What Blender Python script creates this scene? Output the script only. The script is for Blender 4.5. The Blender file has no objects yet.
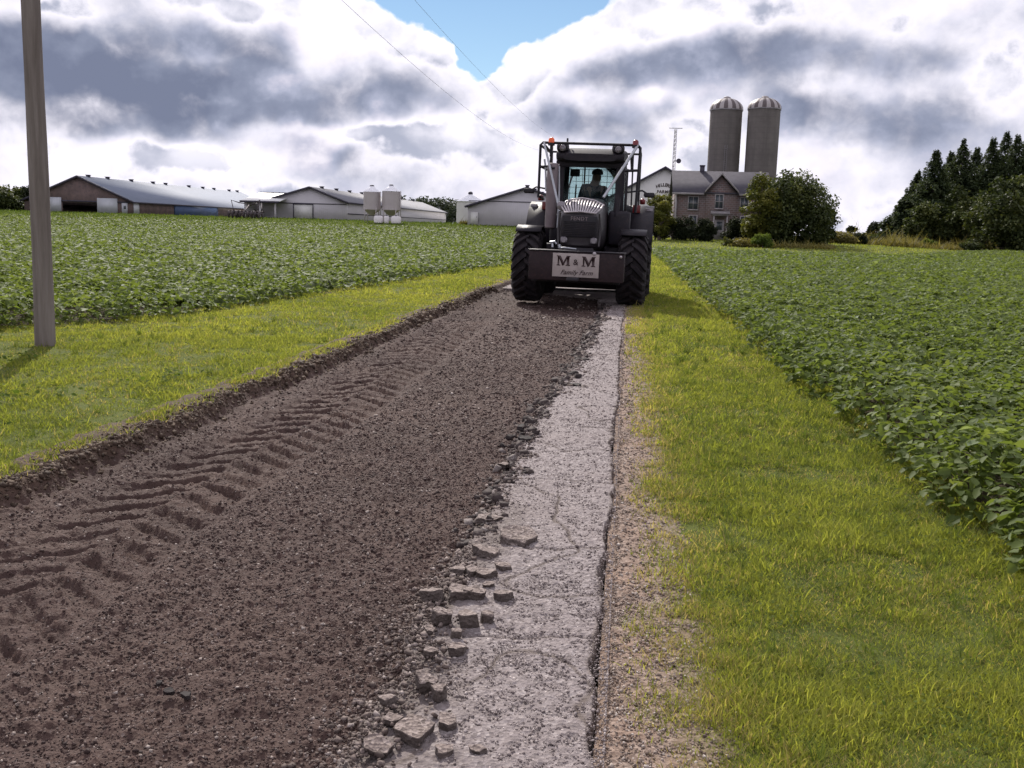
import bpy, bmesh, math, random
import numpy as np
from mathutils import Vector, Matrix
PI = math.pi
scene = bpy.context.scene
COL = scene.collection
rng = np.random.default_rng(7)
random.seed(7)

# ------------------------------------------------------------------ camera model
CAM_H = 1.5
FPX = 1000.0
PITCH = math.atan(156 / 1000); ROLL = 0.029; YAW = math.atan(110 / 1000)
CAM_M = Matrix.Rotation(YAW, 3, 'Z') @ Matrix.Rotation(PI / 2 - PITCH, 3, 'X') @ Matrix.Rotation(ROLL, 3, 'Z')

def ray(px, py):
    return CAM_M @ Vector(((px - 512) / FPX, -(py - 384) / FPX, -1.0))
def at(px, py, Y):                      # world point of the plan distance Y seen along that ray
    d = ray(px, py); t = Y / d.y
    return Vector((d.x * t, Y, CAM_H + d.z * t))
def gp(px, py, z=0.0):
    d = ray(px, py); t = (z - CAM_H) / d.z
    return (d.x * t, d.y * t)

# ------------------------------------------------------------------ numpy noise
def _hash(ix, iy, seed):
    n = (ix.astype(np.int64) * 374761393 + iy.astype(np.int64) * 668265263 + seed * 974634777) & 0x7fffffff
    n = ((n ^ (n >> 13)) * 1274126177) & 0x7fffffff
    n = (n ^ (n >> 16)) & 0xffffff
    return n / float(0xffffff)
def vnoise(x, y, seed=0):
    x = np.asarray(x, float); y = np.asarray(y, float)
    ix = np.floor(x); iy = np.floor(y); fx = x - ix; fy = y - iy
    fx = fx * fx * (3 - 2 * fx); fy = fy * fy * (3 - 2 * fy)
    a = _hash(ix, iy, seed); b = _hash(ix + 1, iy, seed); c = _hash(ix, iy + 1, seed); d = _hash(ix + 1, iy + 1, seed)
    return (a + (b - a) * fx) * (1 - fy) + (c + (d - c) * fx) * fy
def fbm(x, y, seed=0, octv=4):
    s = 0; a = .5; t = 0
    for i in range(octv):
        s = s + a * vnoise(x * 2 ** i, y * 2 ** i, seed + i * 17); t += a; a *= .5
    return s / t * 2 - 1
def sstep(a, b, x):
    t = np.clip((np.asarray(x, float) - a) / (b - a), 0, 1)
    return t * t * (3 - 2 * t)
def G(x, y):                            # terrain height
    x = np.asarray(x, float); y = np.asarray(y, float)
    q = x / np.maximum(y, 1.0)
    k = sstep(-.035, .045, q)
    ampR = .85 - .5 * sstep(.16, .38, q)
    z = (1 - k) * 1.9 * sstep(85, 150, y) + k * ampR * sstep(75, 112, y)
    z = z + 0.05 * fbm(x * .15, y * .15, 3, 2) * sstep(20, 50, y)
    return z
def Gf(x, y): return float(G(x, y))

# ------------------------------------------------------------------ tagging
def tag(o, label=None, cat=None, group=None, kind=None):
    if label: o['label'] = label
    if cat: o['category'] = cat
    if group: o['group'] = group
    if kind: o['kind'] = kind
    return o
def empty(name, loc=(0, 0, 0), rz=0.0, label=None, cat=None, group=None):
    o = bpy.data.objects.new(name, None); COL.objects.link(o)
    o.location = loc; o.rotation_euler = (0, 0, rz); o.empty_display_size = .2
    tag(o, label, cat, group)
    return o
def children(o): return [c for c in bpy.data.objects if c.parent == o]

# ------------------------------------------------------------------ mesh building
class MB:
    """collects polygons and links them as ONE mesh object"""
    def __init__(s): s.v = []; s.f = []; s.n = 0; s.tint = []
    def add(s, V, F, tint=None):
        V = np.asarray(V, float).reshape(-1, 3); s.v.append(V)
        if isinstance(F, np.ndarray): s.f.append(F + s.n)
        else:
            for f in F: s.f.append(np.asarray([f]) + s.n)
        s.tint.append(np.full(len(V), .5) if tint is None else np.broadcast_to(np.asarray(tint, float), (len(V),)))
        s.n += len(V); return s
    def box(s, x0, x1, y0, y1, z0, z1, M=None):
        V = np.array([[x, y, z] for z in (z0, z1) for y in (y0, y1) for x in (x0, x1)], float)
        if M is not None: V = np.array([list(M @ Vector(p)) for p in V])
        return s.add(V, np.array([[0, 2, 3, 1], [4, 5, 7, 6], [0, 1, 5, 4], [2, 6, 7, 3], [0, 4, 6, 2], [1, 3, 7, 5]]))
    def prism(s, poly, axis, a, b, M=None):
        """poly = 2D outline; axis 'x': outline in (y,z), 'y': (x,z), 'z': (x,y)"""
        n = len(poly); V = []
        for t in (a, b):
            for p in poly:
                V.append({'x': (t, p[0], p[1]), 'y': (p[0], t, p[1]), 'z': (p[0], p[1], t)}[axis])
        if M is not None: V = [list(M @ Vector(p)) for p in V]
        F = [list(range(n))[::-1], list(range(n, 2 * n))] + [[i, (i + 1) % n, n + (i + 1) % n, n + i] for i in range(n)]
        return s.add(V, F)
    def tube(s, pts, rad, seg=8, cap=True, tint=None):
        pts = [Vector(p) for p in pts]
        if not hasattr(rad, '__len__'): rad = [rad] * len(pts)
        V = []; prev = None
        for i, p in enumerate(pts):
            d = (pts[min(i + 1, len(pts) - 1)] - pts[max(i - 1, 0)]).normalized()
            if prev is None:
                prev = Vector((0, 0, 1)) if abs(d.z) < .9 else Vector((1, 0, 0))
            u = d.cross(prev).normalized(); w = u.cross(d).normalized(); prev = w
            for k in range(seg):
                a = 2 * PI * k / seg
                V.append(p + rad[i] * (math.cos(a) * u + math.sin(a) * w))
        F = []
        for i in range(len(pts) - 1):
            for k in range(seg):
                a = i * seg + k; b = i * seg + (k + 1) % seg
                F.append([a, b, b + seg, a + seg])
        if cap: F += [list(range(seg))[::-1], [(len(pts) - 1) * seg + k for k in range(seg)]]
        return s.add([list(v) for v in V], F, tint)
    def lathe(s, prof, c=(0, 0, 0), seg=32, axis='z', close=True):
        V = []; n = len(prof)
        for r, h in prof:
            for k in range(seg):
                a = 2 * PI * k / seg
                if axis == 'z': V.append((c[0] + r * math.cos(a), c[1] + r * math.sin(a), c[2] + h))
                elif axis == 'x': V.append((c[0] + h, c[1] + r * math.cos(a), c[2] + r * math.sin(a)))
                else: V.append((c[0] + r * math.sin(a), c[1] + h, c[2] + r * math.cos(a)))
        F = []
        for i in range(n - 1):
            for k in range(seg):
                a = i * seg + k; b = i * seg + (k + 1) % seg
                F.append([a, b, b + seg, a + seg])
        if close: F += [list(range(seg))[::-1], [(n - 1) * seg + k for k in range(seg)]]
        return s.add(V, F)
    def build(s, name, mat, parent=None, smooth=False, bevel=0, attr=False, loc=None):
        V = np.concatenate(s.v); me = bpy.data.meshes.new(name)
        sizes = np.concatenate([np.full(len(f), f.shape[1]) for f in s.f])
        loops = np.concatenate([f.ravel() for f in s.f])
        me.vertices.add(len(V)); me.vertices.foreach_set('co', V.ravel().astype(np.float32))
        me.loops.add(len(loops)); me.loops.foreach_set('vertex_index', loops.astype(np.int32))
        me.polygons.add(len(sizes)); st = np.concatenate([[0], np.cumsum(sizes)[:-1]])
        me.polygons.foreach_set('loop_start', st.astype(np.int32))
        me.polygons.foreach_set('loop_total', sizes.astype(np.int32))
        if smooth: me.polygons.foreach_set('use_smooth', np.ones(len(sizes), bool))
        if attr:
            at_ = me.attributes.new('tint', 'FLOAT', 'POINT')
            at_.data.foreach_set('value', np.concatenate(s.tint).astype(np.float32))
        me.update(calc_edges=True); me.validate()
        if not attr and len(V) < 20000:
            bm = bmesh.new(); bm.from_mesh(me); bmesh.ops.recalc_face_normals(bm, faces=bm.faces); bm.to_mesh(me); bm.free()
        me.materials.append(mat)
        o = bpy.data.objects.new(name, me); COL.objects.link(o)
        if parent is not None: o.parent = parent
        if loc is not None: o.location = loc
        if bevel:
            m = o.modifiers.new('bevel', 'BEVEL'); m.width = bevel; m.segments = 2; m.limit_method = 'ANGLE'
        if smooth and bevel == 0 and not attr:
            try: me.set_sharp_from_angle(angle=math.radians(40))
            except Exception: pass
        return o

def frames(yaw, pitch, roll):
    cy, sy, cp, sp, cr, sr = np.cos(yaw), np.sin(yaw), np.cos(pitch), np.sin(pitch), np.cos(roll), np.sin(roll)
    R = np.empty((len(yaw), 3, 3))
    R[:, 0, 0] = cy * cp; R[:, 0, 1] = cy * sp * sr - sy * cr; R[:, 0, 2] = cy * sp * cr + sy * sr
    R[:, 1, 0] = sy * cp; R[:, 1, 1] = sy * sp * sr + cy * cr; R[:, 1, 2] = sy * sp * cr - cy * sr
    R[:, 2, 0] = -sp; R[:, 2, 1] = cp * sr; R[:, 2, 2] = cp * cr
    return R
def scatter(mb, T, F, pos, R, sc, tint):
    """T k x 3 template, F faces array, N copies"""
    T = np.asarray(T, float); F = np.asarray(F); N = len(pos); k = len(T)
    sc = np.asarray(sc, float)
    if sc.ndim == 1: sc = sc[:, None]
    P = T[None] * sc[:, None, :]
    V = np.einsum('nij,nkj->nki', R, P) + pos[:, None, :]
    FF = (F[None] + (np.arange(N) * k)[:, None, None]).reshape(-1, F.shape[1])
    mb.add(V.reshape(-1, 3), FF, np.repeat(tint, k))
LEAF_T = np.array([[0, 0, 0], [.33, .34, .07], [.72, .25, .03], [1, 0, -.1], [.72, -.25, .03], [.33, -.34, .07]]); LEAF_F = np.array([[0, 1, 2, 3], [0, 3, 4, 5]])
QUAD_T = np.array([[0, 0, 0], [.45, .4, .05], [1, 0, -.05], [.45, -.4, .05]]); QUAD_F = np.array([[0, 1, 2, 3]])
BLADE_T = np.array([[0, -.5, 0], [0, .5, 0], [.12, .38, .55], [.12, -.38, .55], [.42, 0, 1]]); 

# ------------------------------------------------------------------ materials
class NT:
    def __init__(s, name):
        s.m = bpy.data.materials.new(name); s.m.use_nodes = True; s.t = s.m.node_tree
        s.b = s.t.nodes['Principled BSDF']; s.out = s.t.nodes['Material Output']
    def n(s, typ, **kw):
        nd = s.t.nodes.new(typ)
        for k, v in kw.items(): setattr(nd, k, v)
        return nd
    def l(s, a, b): s.t.links.new(a, b)
    def coords(s, kind='Object'):
        if not hasattr(s, 'tc'): s.tc = s.n('ShaderNodeTexCoord')
        return s.tc.outputs[kind]
    def noise(s, scale, detail=4, rough=.6, vec=None, dist=0):
        nd = s.n('ShaderNodeTexNoise'); nd.inputs['Scale'].default_value = scale; nd.inputs['Detail'].default_value = detail
        nd.inputs['Roughness'].default_value = rough; nd.inputs['Distortion'].default_value = dist
        s.l(vec if vec is not None else s.coords(), nd.inputs['Vector']); return nd.outputs['Fac']
    def ramp(s, fac, stops):
        nd = s.n('ShaderNodeValToRGB'); e = nd.color_ramp.elements
        while len(e) < len(stops): e.new(.5)
        for i, (p, c) in enumerate(stops):
            e[i].position = p; e[i].color = (c[0], c[1], c[2], 1) if hasattr(c, '__len__') else (c, c, c, 1)
        s.l(fac, nd.inputs['Fac']); return nd.outputs['Color']
    def mix(s, fac, a, b, mode='MIX'):
        nd = s.n('ShaderNodeMix', data_type='RGBA', blend_type=mode)
        for sock, v in ((nd.inputs[0], fac), (nd.inputs[6], a), (nd.inputs[7], b)):
            if hasattr(v, 'is_linked') or hasattr(v, 'node'): s.l(v, sock)
            elif hasattr(v, '__len__'): sock.default_value = (v[0], v[1], v[2], 1)
            else: sock.default_value = v
        return nd.outputs[2]
    def math(s, op, a, b=0.0, c=0.0, clamp=False):
        nd = s.n('ShaderNodeMath', operation=op, use_clamp=clamp)
        for sock, v in zip(nd.inputs, (a, b, c)):
            if hasattr(v, 'node'): s.l(v, sock)
            else: sock.default_value = v
        return nd.outputs[0]
    def bump(s, h, strength=.4, dist=.02):
        nd = s.n('ShaderNodeBump'); nd.inputs['Strength'].default_value = strength; nd.inputs['Distance'].default_value = dist
        s.l(h, nd.inputs['Height']); s.l(nd.outputs[0], s.b.inputs['Normal'])
    def set(s, **kw):
        for k, v in kw.items():
            k = k.replace('_', ' ')
            sock = s.b.inputs[k]
            if hasattr(v, 'node'): s.l(v, sock)
            elif hasattr(v, '__len__'): sock.default_value = (v[0], v[1], v[2], 1)
            else: sock.default_value = v
        return s
def sampler(xx, yy, Z):
    def f(x, y):
        i = np.clip(np.searchsorted(xx, x) - 1, 0, len(xx) - 2); j = np.clip(np.searchsorted(yy, y) - 1, 0, len(yy) - 2)
        u = np.clip((x - xx[i]) / (xx[i + 1] - xx[i]), 0, 1); v = np.clip((y - yy[j]) / (yy[j + 1] - yy[j]), 0, 1)
        return (Z[j, i] * (1 - u) + Z[j, i + 1] * u) * (1 - v) + (Z[j + 1, i] * (1 - u) + Z[j + 1, i + 1] * u) * v
    return f
def mul(c, k): return tuple(min(1, x * k) for x in c)
def plain(name, col, rough=.7, metal=0.0, var=.25, scale=3.0, bump=0.0, bscale=40.0, dirt=None, spec=.5):
    t = NT(name)
    f = t.noise(scale, 5, .65)
    c = t.ramp(f, [(.3, mul(col, 1 - var)), (.7, mul(col, 1 + var))])
    if dirt is not None:
        f2 = t.noise(scale * 2.7, 6, .7, dist=.5)
        m = t.ramp(f2, [(.5, 0.0), (.66, .75)])
        c = t.mix(m, c, dirt)
    t.set(Base_Color=c, Metallic=metal)
    t.b.inputs['Specular IOR Level'].default_value = spec
    r = t.ramp(t.noise(scale * 4, 3), [(.3, max(0, rough - .1)), (.7, min(1, rough + .1))])
    t.l(r, t.b.inputs['Roughness'])
    if bump: t.bump(t.noise(bscale, 4), bump, .01)
    return t.m
def foliage(name, lo, mid, hi, trans=.45, rough=.45, tcol=1.6, spec=.5, odd=None):
    t = NT(name)
    a = t.n('ShaderNodeAttribute', attribute_name='tint')
    st = [(0.0, lo), (.5, mid), (.93, hi)]
    if odd: st.append((.985, odd))
    c = t.ramp(a.outputs['Fac'], st)
    t.set(Base_Color=c, Roughness=rough); t.b.inputs['Specular IOR Level'].default_value = spec
    tr = t.n('ShaderNodeBsdfTranslucent')
    tc = t.mix(1.0, c, (tcol, tcol * .97, tcol * .5), 'MULTIPLY'); t.l(tc, tr.inputs['Color'])
    mx = t.n('ShaderNodeMixShader'); mx.inputs[0].default_value = trans
    t.l(t.b.outputs[0], mx.inputs[1]); t.l(tr.outputs[0], mx.inputs[2]); t.l(mx.outputs[0], t.out.inputs['Surface'])
    return t.m

M = {}
M['steel_white'] = plain('white_sheet_steel', (.62, .62, .62), .35, .25, .08, .4, spec=.6)
M['black_metal'] = plain('black_painted_metal', (.014, .012, .017), .5, 0, .4, 6, dirt=(.03, .022, .024), spec=.3)
M['dark_body'] = plain('dark_tractor_paint', (.017, .014, .02), .55, .0, .3, 5, dirt=(.035, .025, .027), spec=.25)
M['box_paint'] = plain('rusty_dark_box_paint', (.022, .013, .016), .6, .0, .3, 7, dirt=(.045, .024, .024), bump=.3, spec=.25)
M['rubber'] = plain('dusty_black_rubber', (.017, .014, .017), .8, 0, .3, 8, dirt=(.042, .03, .03), bump=.3, spec=.2)
M['chrome'] = plain('bright_steel_tube', (.36, .37, .40), .4, .6, .12, 8)
M['exhaust'] = plain('weathered_exhaust_steel', (.17, .135, .145), .6, .2, .2, 5)
M['hood'] = plain('dusty_grey_hood_paint', (.032, .026, .031), .4, .1, .25, 5)
M['fin'] = plain('pale_grille_strip', (.4, .36, .38), .4, .2, .2, 9)
M['red_lens'] = plain('red_plastic_lens', (.16, .015, .02), .35, 0, .1, 5)
M['orange_lens'] = plain('orange_beacon_plastic', (.75, .12, .03), .25, 0, .1, 5)
M['lamp_glass'] = plain('lamp_glass', (.2, .18, .2), .2, .3, .1, 8)
M['sign'] = plain('dusty_white_sign_paint', (.34, .29, .28), .7, 0, .15, 7)
M['ink'] = plain('dark_sign_lettering', (.03, .012, .014), .6)
M['wheel_rim'] = plain('dusty_rim_paint', (.12, .05, .04), .5, .1, .3, 6)
M['seat'] = plain('dark_seat_fabric', (.03, .03, .035), .9)
M['cloth'] = plain('dark_work_shirt', (.025, .025, .035), .9)
M['skin'] = plain('skin', (.14, .075, .055), .7)
M['cap'] = plain('dark_cap_fabric', (.03, .025, .03), .9)
def glass_mat():
    t = NT('tinted_cab_glass')
    t.set(Base_Color=(.8, .93, .9), Roughness=.02, Transmission_Weight=1.0); t.b.inputs['IOR'].default_value = 1.0
    tr = t.n('ShaderNodeBsdfTransparent'); tr.inputs['Color'].default_value = (.76, .84, .84, 1)
    gl = t.n('ShaderNodeBsdfGlossy'); gl.inputs['Roughness'].default_value = .03
    mx = t.n('ShaderNodeMixShader'); fr = t.n('ShaderNodeFresnel'); fr.inputs[0].default_value = 1.35
    t.l(fr.outputs[0], mx.inputs[0]); t.l(tr.outputs[0], mx.inputs[1]); t.l(gl.outputs[0], mx.inputs[2]); t.l(mx.outputs[0], t.out.inputs['Surface'])
    return t.m
M['glass'] = glass_mat()
M['pane'] = plain('dark_window_glass', (.06, .07, .08), .08, 0, .2, 2)
def ribbed(name, col, rough, metal, axis, pitch=.3, var=.08, dirt=None):
    t = NT(name)
    sx = t.n('ShaderNodeSeparateXYZ'); t.l(t.coords(), sx.inputs[0])
    w = t.math('SINE', t.math('MULTIPLY', sx.outputs[axis], 2 * PI / pitch))
    f = t.noise(.5, 5, .7)
    c = t.ramp(f, [(.3, mul(col, 1 - var)), (.7, mul(col, 1 + var))])
    if dirt: c = t.mix(t.ramp(t.noise(1.3, 6, .75), [(.5, 0.0), (.68, .7)]), c, dirt)
    t.set(Base_Color=c, Roughness=rough, Metallic=metal); t.bump(w, .16, .02)
    return t.m
M['roof_blue'] = ribbed('weathered_galvanised_roof', (.175, .20, .26), .8, .05, 1, .9, .06)
M['roof_grey'] = ribbed('grey_barn_roof', (.19, .19, .215), .75, .05, 1, .9, .06)
M['wall_grey'] = ribbed('grey_steel_siding', (.44, .42, .45), .7, .0, 0, .3, .06)
M['wall_white'] = ribbed('off_white_steel_siding', (.55, .54, .53), .7, .0, 0, .3, .05)
M['trim_dark'] = plain('dark_barn_trim', (.035, .03, .05), .6)
M['trim_red'] = plain('dull_red_trim', (.22, .1, .09), .6)
M['wood_red'] = plain('weathered_red_brown_boards', (.115, .08, .075), .9, 0, .35, .8, dirt=(.06, .05, .052))
M['door_pale'] = ribbed('pale_blue_grey_door_steel', (.42, .43, .47), .5, .1, 0, .3, .05)
M['curtain_blue'] = plain('dark_blue_curtain', (.05, .08, .17), .7, 0, .15, .5)
M['dark_hole'] = plain('barn_interior_boards', (.05, .045, .05), .9)
M['galv'] = ribbed('galvanised_bin_steel', (.40, .36, .37), .55, .2, 2, .35, .06)
M['galv_roof'] = plain('bright_galvanised_cone', (.7, .7, .74), .28, .75, .12, 1.5)
M['tank_white'] = plain('white_plastic_tank', (.7, .66, .68), .5, 0, .1, 1)
M['slate'] = plain('grey_shingle_roof', (.07, .066, .08), .9, 0, .15, 2, bump=.4, bscale=6, spec=.1)
M['house_trim'] = plain('pale_painted_trim', (.25, .23, .235), .6)
M['ladder'] = plain('galvanised_ladder_steel', (.2, .19, .2), .5, .4)
M['rust'] = plain('rusty_machine_steel', (.07, .055, .06), .7, .2, .4, 3)
def brick_mat():
    t = NT('mottled_red_brick'); b = t.n('ShaderNodeTexBrick'); mp = t.n('ShaderNodeMapping')
    mp.inputs['Rotation'].default_value = (PI / 2, 0, 0)
    t.l(t.coords(), mp.inputs[0]); t.l(mp.outputs[0], b.inputs['Vector'])
    b.inputs['Color1'].default_value = (.145, .08, .072, 1); b.inputs['Color2'].default_value = (.10, .08, .082, 1); b.inputs['Mortar'].default_value = (.2, .175, .17, 1)
    b.inputs['Scale'].default_value = 1.0; b.inputs['Brick Width'].default_value = .45; b.inputs['Row Height'].default_value = .22; b.inputs['Mortar Size'].default_value = .03
    c = t.mix(t.ramp(t.noise(.9, 4), [(.4, 0.0), (.6, .5)]), b.outputs['Color'], (.15, .115, .11))
    t.set(Base_Color=c, Roughness=.85); return t.m
M['brick'] = brick_mat()
def stave_mat():
    t = NT('weathered_concrete_staves'); sx = t.n('ShaderNodeSeparateXYZ'); t.l(t.coords(), sx.inputs[0])
    hoops = t.math('GREATER_THAN', t.math('FRACT', t.math('MULTIPLY', sx.outputs[2], 1 / .75)), .88)
    f = t.noise(.35, 6, .7); c = t.ramp(f, [(.3, (.10, .088, .086)), (.7, (.155, .138, .132))])
    c = t.mix(t.math('MULTIPLY', hoops, .2), c, (.07, .06, .06))
    mp = t.n('ShaderNodeMapping'); mp.inputs['Scale'].default_value = (1.6, 1.6, .06); t.l(t.coords(), mp.inputs[0])
    c = t.mix(t.ramp(t.noise(1.0, 5, .7, vec=mp.outputs[0]), [(.48, 0.0), (.62, .45)]), c, (.085, .078, .075))
    t.set(Base_Color=c, Roughness=.9); t.bump(hoops, .5, .03); return t.m
M['stave'] = stave_mat()
M['dome_light'] = plain('pale_dome_sheet', (.33, .30, .30), .5, .2, .1, 1)
M['dome_dark'] = plain('reddish_dome_sheet', (.10, .08, .082), .6, .3, .15, 1)
def bark(name, a, b, sc=1.0):
    t = NT(name); mp = t.n('ShaderNodeMapping'); mp.inputs['Scale'].default_value = (14 * sc, 14 * sc, .9 * sc); t.l(t.coords(), mp.inputs[0])
    f = t.noise(1.0, 6, .7, vec=mp.outputs[0]); c = t.ramp(f, [(.3, a), (.72, b)])
    t.set(Base_Color=c, Roughness=.9); t.bump(f, .6, .012); return t.m
M['pole_wood'] = bark('weathered_pole_wood', (.10, .08, .07), (.22, .19, .175))
M['bark'] = bark('tree_bark', (.04, .03, .025), (.12, .095, .08), .4)
M['wire'] = plain('grey_cable', (.16, .16, .2), .6)
M['insulator'] = plain('brown_ceramic_insulator', (.12, .05, .03), .25)
# foliage
M['soy'] = foliage('soybean_leaf', (.062, .09, .022), (.108, .146, .038), (.16, .195, .065), .44, .62, 1.6, .18, odd=(.19, .24, .13))
M['grass'] = foliage('grass_blade', (.105, .135, .030), (.195, .222, .046), (.315, .32, .078), .55, .65, 1.6, .12, odd=(.30, .25, .12))
M['drygrass'] = foliage('tall_dry_grass', (.11, .10, .03), (.17, .15, .05), (.26, .22, .09), .4, .6, 1.4, .3)
M['leaf_mid'] = foliage('broad_leaf', (.025, .036, .013), (.052, .068, .022), (.11, .122, .035), .3, .6, 1.5, .2)
M['leaf_yel'] = foliage('yellowing_leaf', (.05, .06, .015), (.10, .11, .022), (.2, .19, .045), .35, .6, 1.5, .2)
M['leaf_dark'] = foliage('dark_hedge_leaf', (.012, .017, .009), (.022, .030, .014), (.045, .052, .02), .22, .7, 1.3, .12)
M['needle'] = foliage('spruce_needle', (.024, .036, .019), (.044, .062, .030), (.075, .094, .042), .3, .7, 1.3, .12)
M['far_leaf'] = foliage('far_wood_leaf', (.04, .055, .04), (.06, .075, .05), (.085, .1, .06), .2, .7, 1.3, .2)
M['weed'] = foliage('roadside_weed', (.05, .08, .018), (.09, .13, .028), (.15, .17, .045), .4, .8, 1.6, .08)
# ------------------------------------------------------------------ ground, lane
BANK = -3.15
def soyL_edge(y):
    return np.interp(y, [4, 9, 11.6, 13.1, 16.3, 24.8, 37.5, 60, 120], [-9.4, -8.4, -7.7, -6.76, -6.29, -5.63, -4.75, -4.4, -4.2])
def soyR_edge(y):
    return 1.80 - .0 * y
def grid_mesh(name, X, Y, Z, mat, tint=None, smooth=True, parent=None):
    ny, nx = X.shape
    V = np.stack([X, Y, Z], -1).reshape(-1, 3)
    i = np.arange(ny - 1)[:, None] * nx + np.arange(nx - 1)[None]
    F = np.stack([i, i + 1, i + nx + 1, i + nx], -1).reshape(-1, 4)
    mb = MB(); mb.add(V, F, .5 if tint is None else tint.ravel())
    return mb.build(name, mat, parent, smooth=smooth, attr=True)
def ground_material():
    t = NT('grassy_ground'); n1 = t.noise(.35, 5, .6); n2 = t.noise(9, 6, .7); n3 = t.noise(60, 4, .7)
    c = t.ramp(n2, [(.3, (.055, .07, .018)), (.55, (.095, .115, .026)), (.8, (.15, .15, .045))])
    c = t.mix(t.ramp(n1, [(.4, 0.0), (.65, .55)]), c, (.10, .12, .028))
    c = t.mix(t.ramp(n3, [(.55, 0.0), (.7, .6)]), c, (.09, .065, .04))
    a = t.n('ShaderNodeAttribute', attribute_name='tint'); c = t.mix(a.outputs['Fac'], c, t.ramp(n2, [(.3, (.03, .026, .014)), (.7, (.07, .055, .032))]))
    t.set(Base_Color=c, Roughness=.95); t.b.inputs['Specular IOR Level'].default_value = .1
    t.bump(n3, .6, .02); return t.m
M['ground'] = ground_material()
xs = np.concatenate([-np.geomspace(3.4, 2500, 90)[::-1], [-3.3, -3.24, -3.2, -2.5, -1.5, -.6, .15, .3, .34, .4, .5, .6, .7, .85, 1.0, 1.2, 1.4, 1.6, 1.8, 2.0], np.geomspace(2.2, 2500, 90)])
ys = np.concatenate([[-60, -30, -10, -3, 0, 1], np.geomspace(1.5, 150, 230), np.geomspace(156, 3500, 60)])
X, Y = np.meshgrid(xs, ys)
Z = G(X, Y)
near = sstep(60, 20, Y)
Z = Z + near * .02 * fbm(X * 1.3, Y * 1.3, 9, 3) + .07 * sstep(-2.8, -3.3, X) * sstep(60, 30, Y)
lane = (X > -3.22) & (X < .32) & (Y < 104)
Z = np.where(lane, Z - .5, Z - .012)
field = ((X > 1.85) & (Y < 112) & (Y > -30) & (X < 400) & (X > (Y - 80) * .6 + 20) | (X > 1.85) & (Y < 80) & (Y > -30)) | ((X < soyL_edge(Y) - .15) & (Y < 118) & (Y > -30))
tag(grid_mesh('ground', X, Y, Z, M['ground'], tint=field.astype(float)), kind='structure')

def lane_rows(y0, y1, near=.010, k=.0026):
    r = [y0]
    while r[-1] < y1: r.append(r[-1] + max(near, r[-1] * k))
    return np.array(r)
def bankedge(y):
    return BANK + .07 * fbm(y * 1.1, y * 0 + 3, 5, 3) + .035 * fbm(y * 6, y * 0, 6, 3)
# milled, crumbly lane surface
yy = lane_rows(1.6, 46)
xx = np.linspace(-3.62, -.15, 330)
X, Y = np.meshgrid(xx, yy)
be = bankedge(Y)
lip = .085 + .03 * fbm(X * 5, Y * 5, 11, 3)
base = -.055 + .03 * fbm(X * .9, Y * .5, 12, 3) + .02 * fbm(X * 7, Y * 7, 13, 3)
rough = .013 * fbm(X * 26, Y * 26, 14, 3) + .016 * np.clip(fbm(X * 48, Y * 48, 15, 2), 0, 1)
xc = -2.42 - .012 * np.maximum(Y - 6, 0) + .05 * fbm(Y * .4, Y * 0, 16, 2)
dx = X - xc
inside = sstep(.40, .30, np.abs(dx)) * sstep(21, 15, Y)
wob = .05 * fbm(X * 3, Y * 3, 17, 2)
phase = (Y + .85 * np.abs(dx) + np.where(dx > 0, .135, 0) + wob) / .27
bar = sstep(.0, .5, np.cos(2 * PI * phase)) * (.3 + .7 * vnoise(np.floor(phase) * 1.7, np.sign(dx) * 3, 18))
tread = -.05 * (.6 + .4 * sstep(3.9, 5.2, Y)) * bar * inside * sstep(.0, .04, np.abs(dx)) + .008 * inside * (1 - bar) * (1 + fbm(X * 6, Y * 6, 21, 2))
rut = -.018 * sstep(.5, .3, np.abs(dx)) + .02 * sstep(.34, .44, np.abs(dx)) * sstep(.6, .46, np.abs(dx))
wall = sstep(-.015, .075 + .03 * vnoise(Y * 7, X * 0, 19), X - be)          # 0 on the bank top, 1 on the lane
spill = .05 * sstep(.35, .05, X - be) * (fbm(X * 4, Y * 4, 20, 3) * .5 + .6)
Z = lip * (1 - wall) + wall * (base + spill + tread + rut) + rough * (.35 + .65 * wall)
Z = Z - .10 * sstep(BANK - .32, BANK - .47, X) + G(X, Y)
toe = sstep(-.75, -.25, X); Z = Z - toe * .03
Z_DIRT = sampler(xx, yy, Z)
def milled_material():
    t = NT('milled_asphalt_crumb')
    a = t.n('ShaderNodeAttribute', attribute_name='tint')
    n1 = t.noise(1.1, 4, .6); n2 = t.noise(30, 6, .75); v = t.n('ShaderNodeTexVoronoi'); v.inputs['Scale'].default_value = 95; t.l(t.coords(), v.inputs['Vector'])
    c = t.ramp(n2, [(.28, (.030, .0175, .0155)), (.5, (.060, .036, .031)), (.78, (.106, .068, .059))])
    c = t.mix(t.ramp(n1, [(.35, 0.0), (.7, .35)]), c, (.115, .075, .058)); c = t.mix(t.ramp(t.noise(.55, 3, .5, dist=.6), [(.5, 0.0), (.62, .45)]), c, (.042, .025, .021))
    spk = t.ramp(v.outputs['Color'], [(.88, 0.0), (.94, .45)])
    c = t.mix(spk, c, (.24, .20, .19))
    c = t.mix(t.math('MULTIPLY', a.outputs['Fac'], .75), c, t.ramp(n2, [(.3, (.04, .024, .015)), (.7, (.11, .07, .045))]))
    t.set(Base_Color=c, Roughness=.88); t.b.inputs['Specular IOR Level'].default_value = .25
    h = t.math('ADD', n2, t.math('MULTIPLY', v.outputs['Distance'], .7)); t.bump(h, .55, .012); return t.m
M['milled'] = milled_material()
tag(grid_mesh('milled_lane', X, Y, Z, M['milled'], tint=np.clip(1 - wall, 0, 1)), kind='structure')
def lane_z(x, y):
    return -.045 + Gf(x, y)

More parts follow.
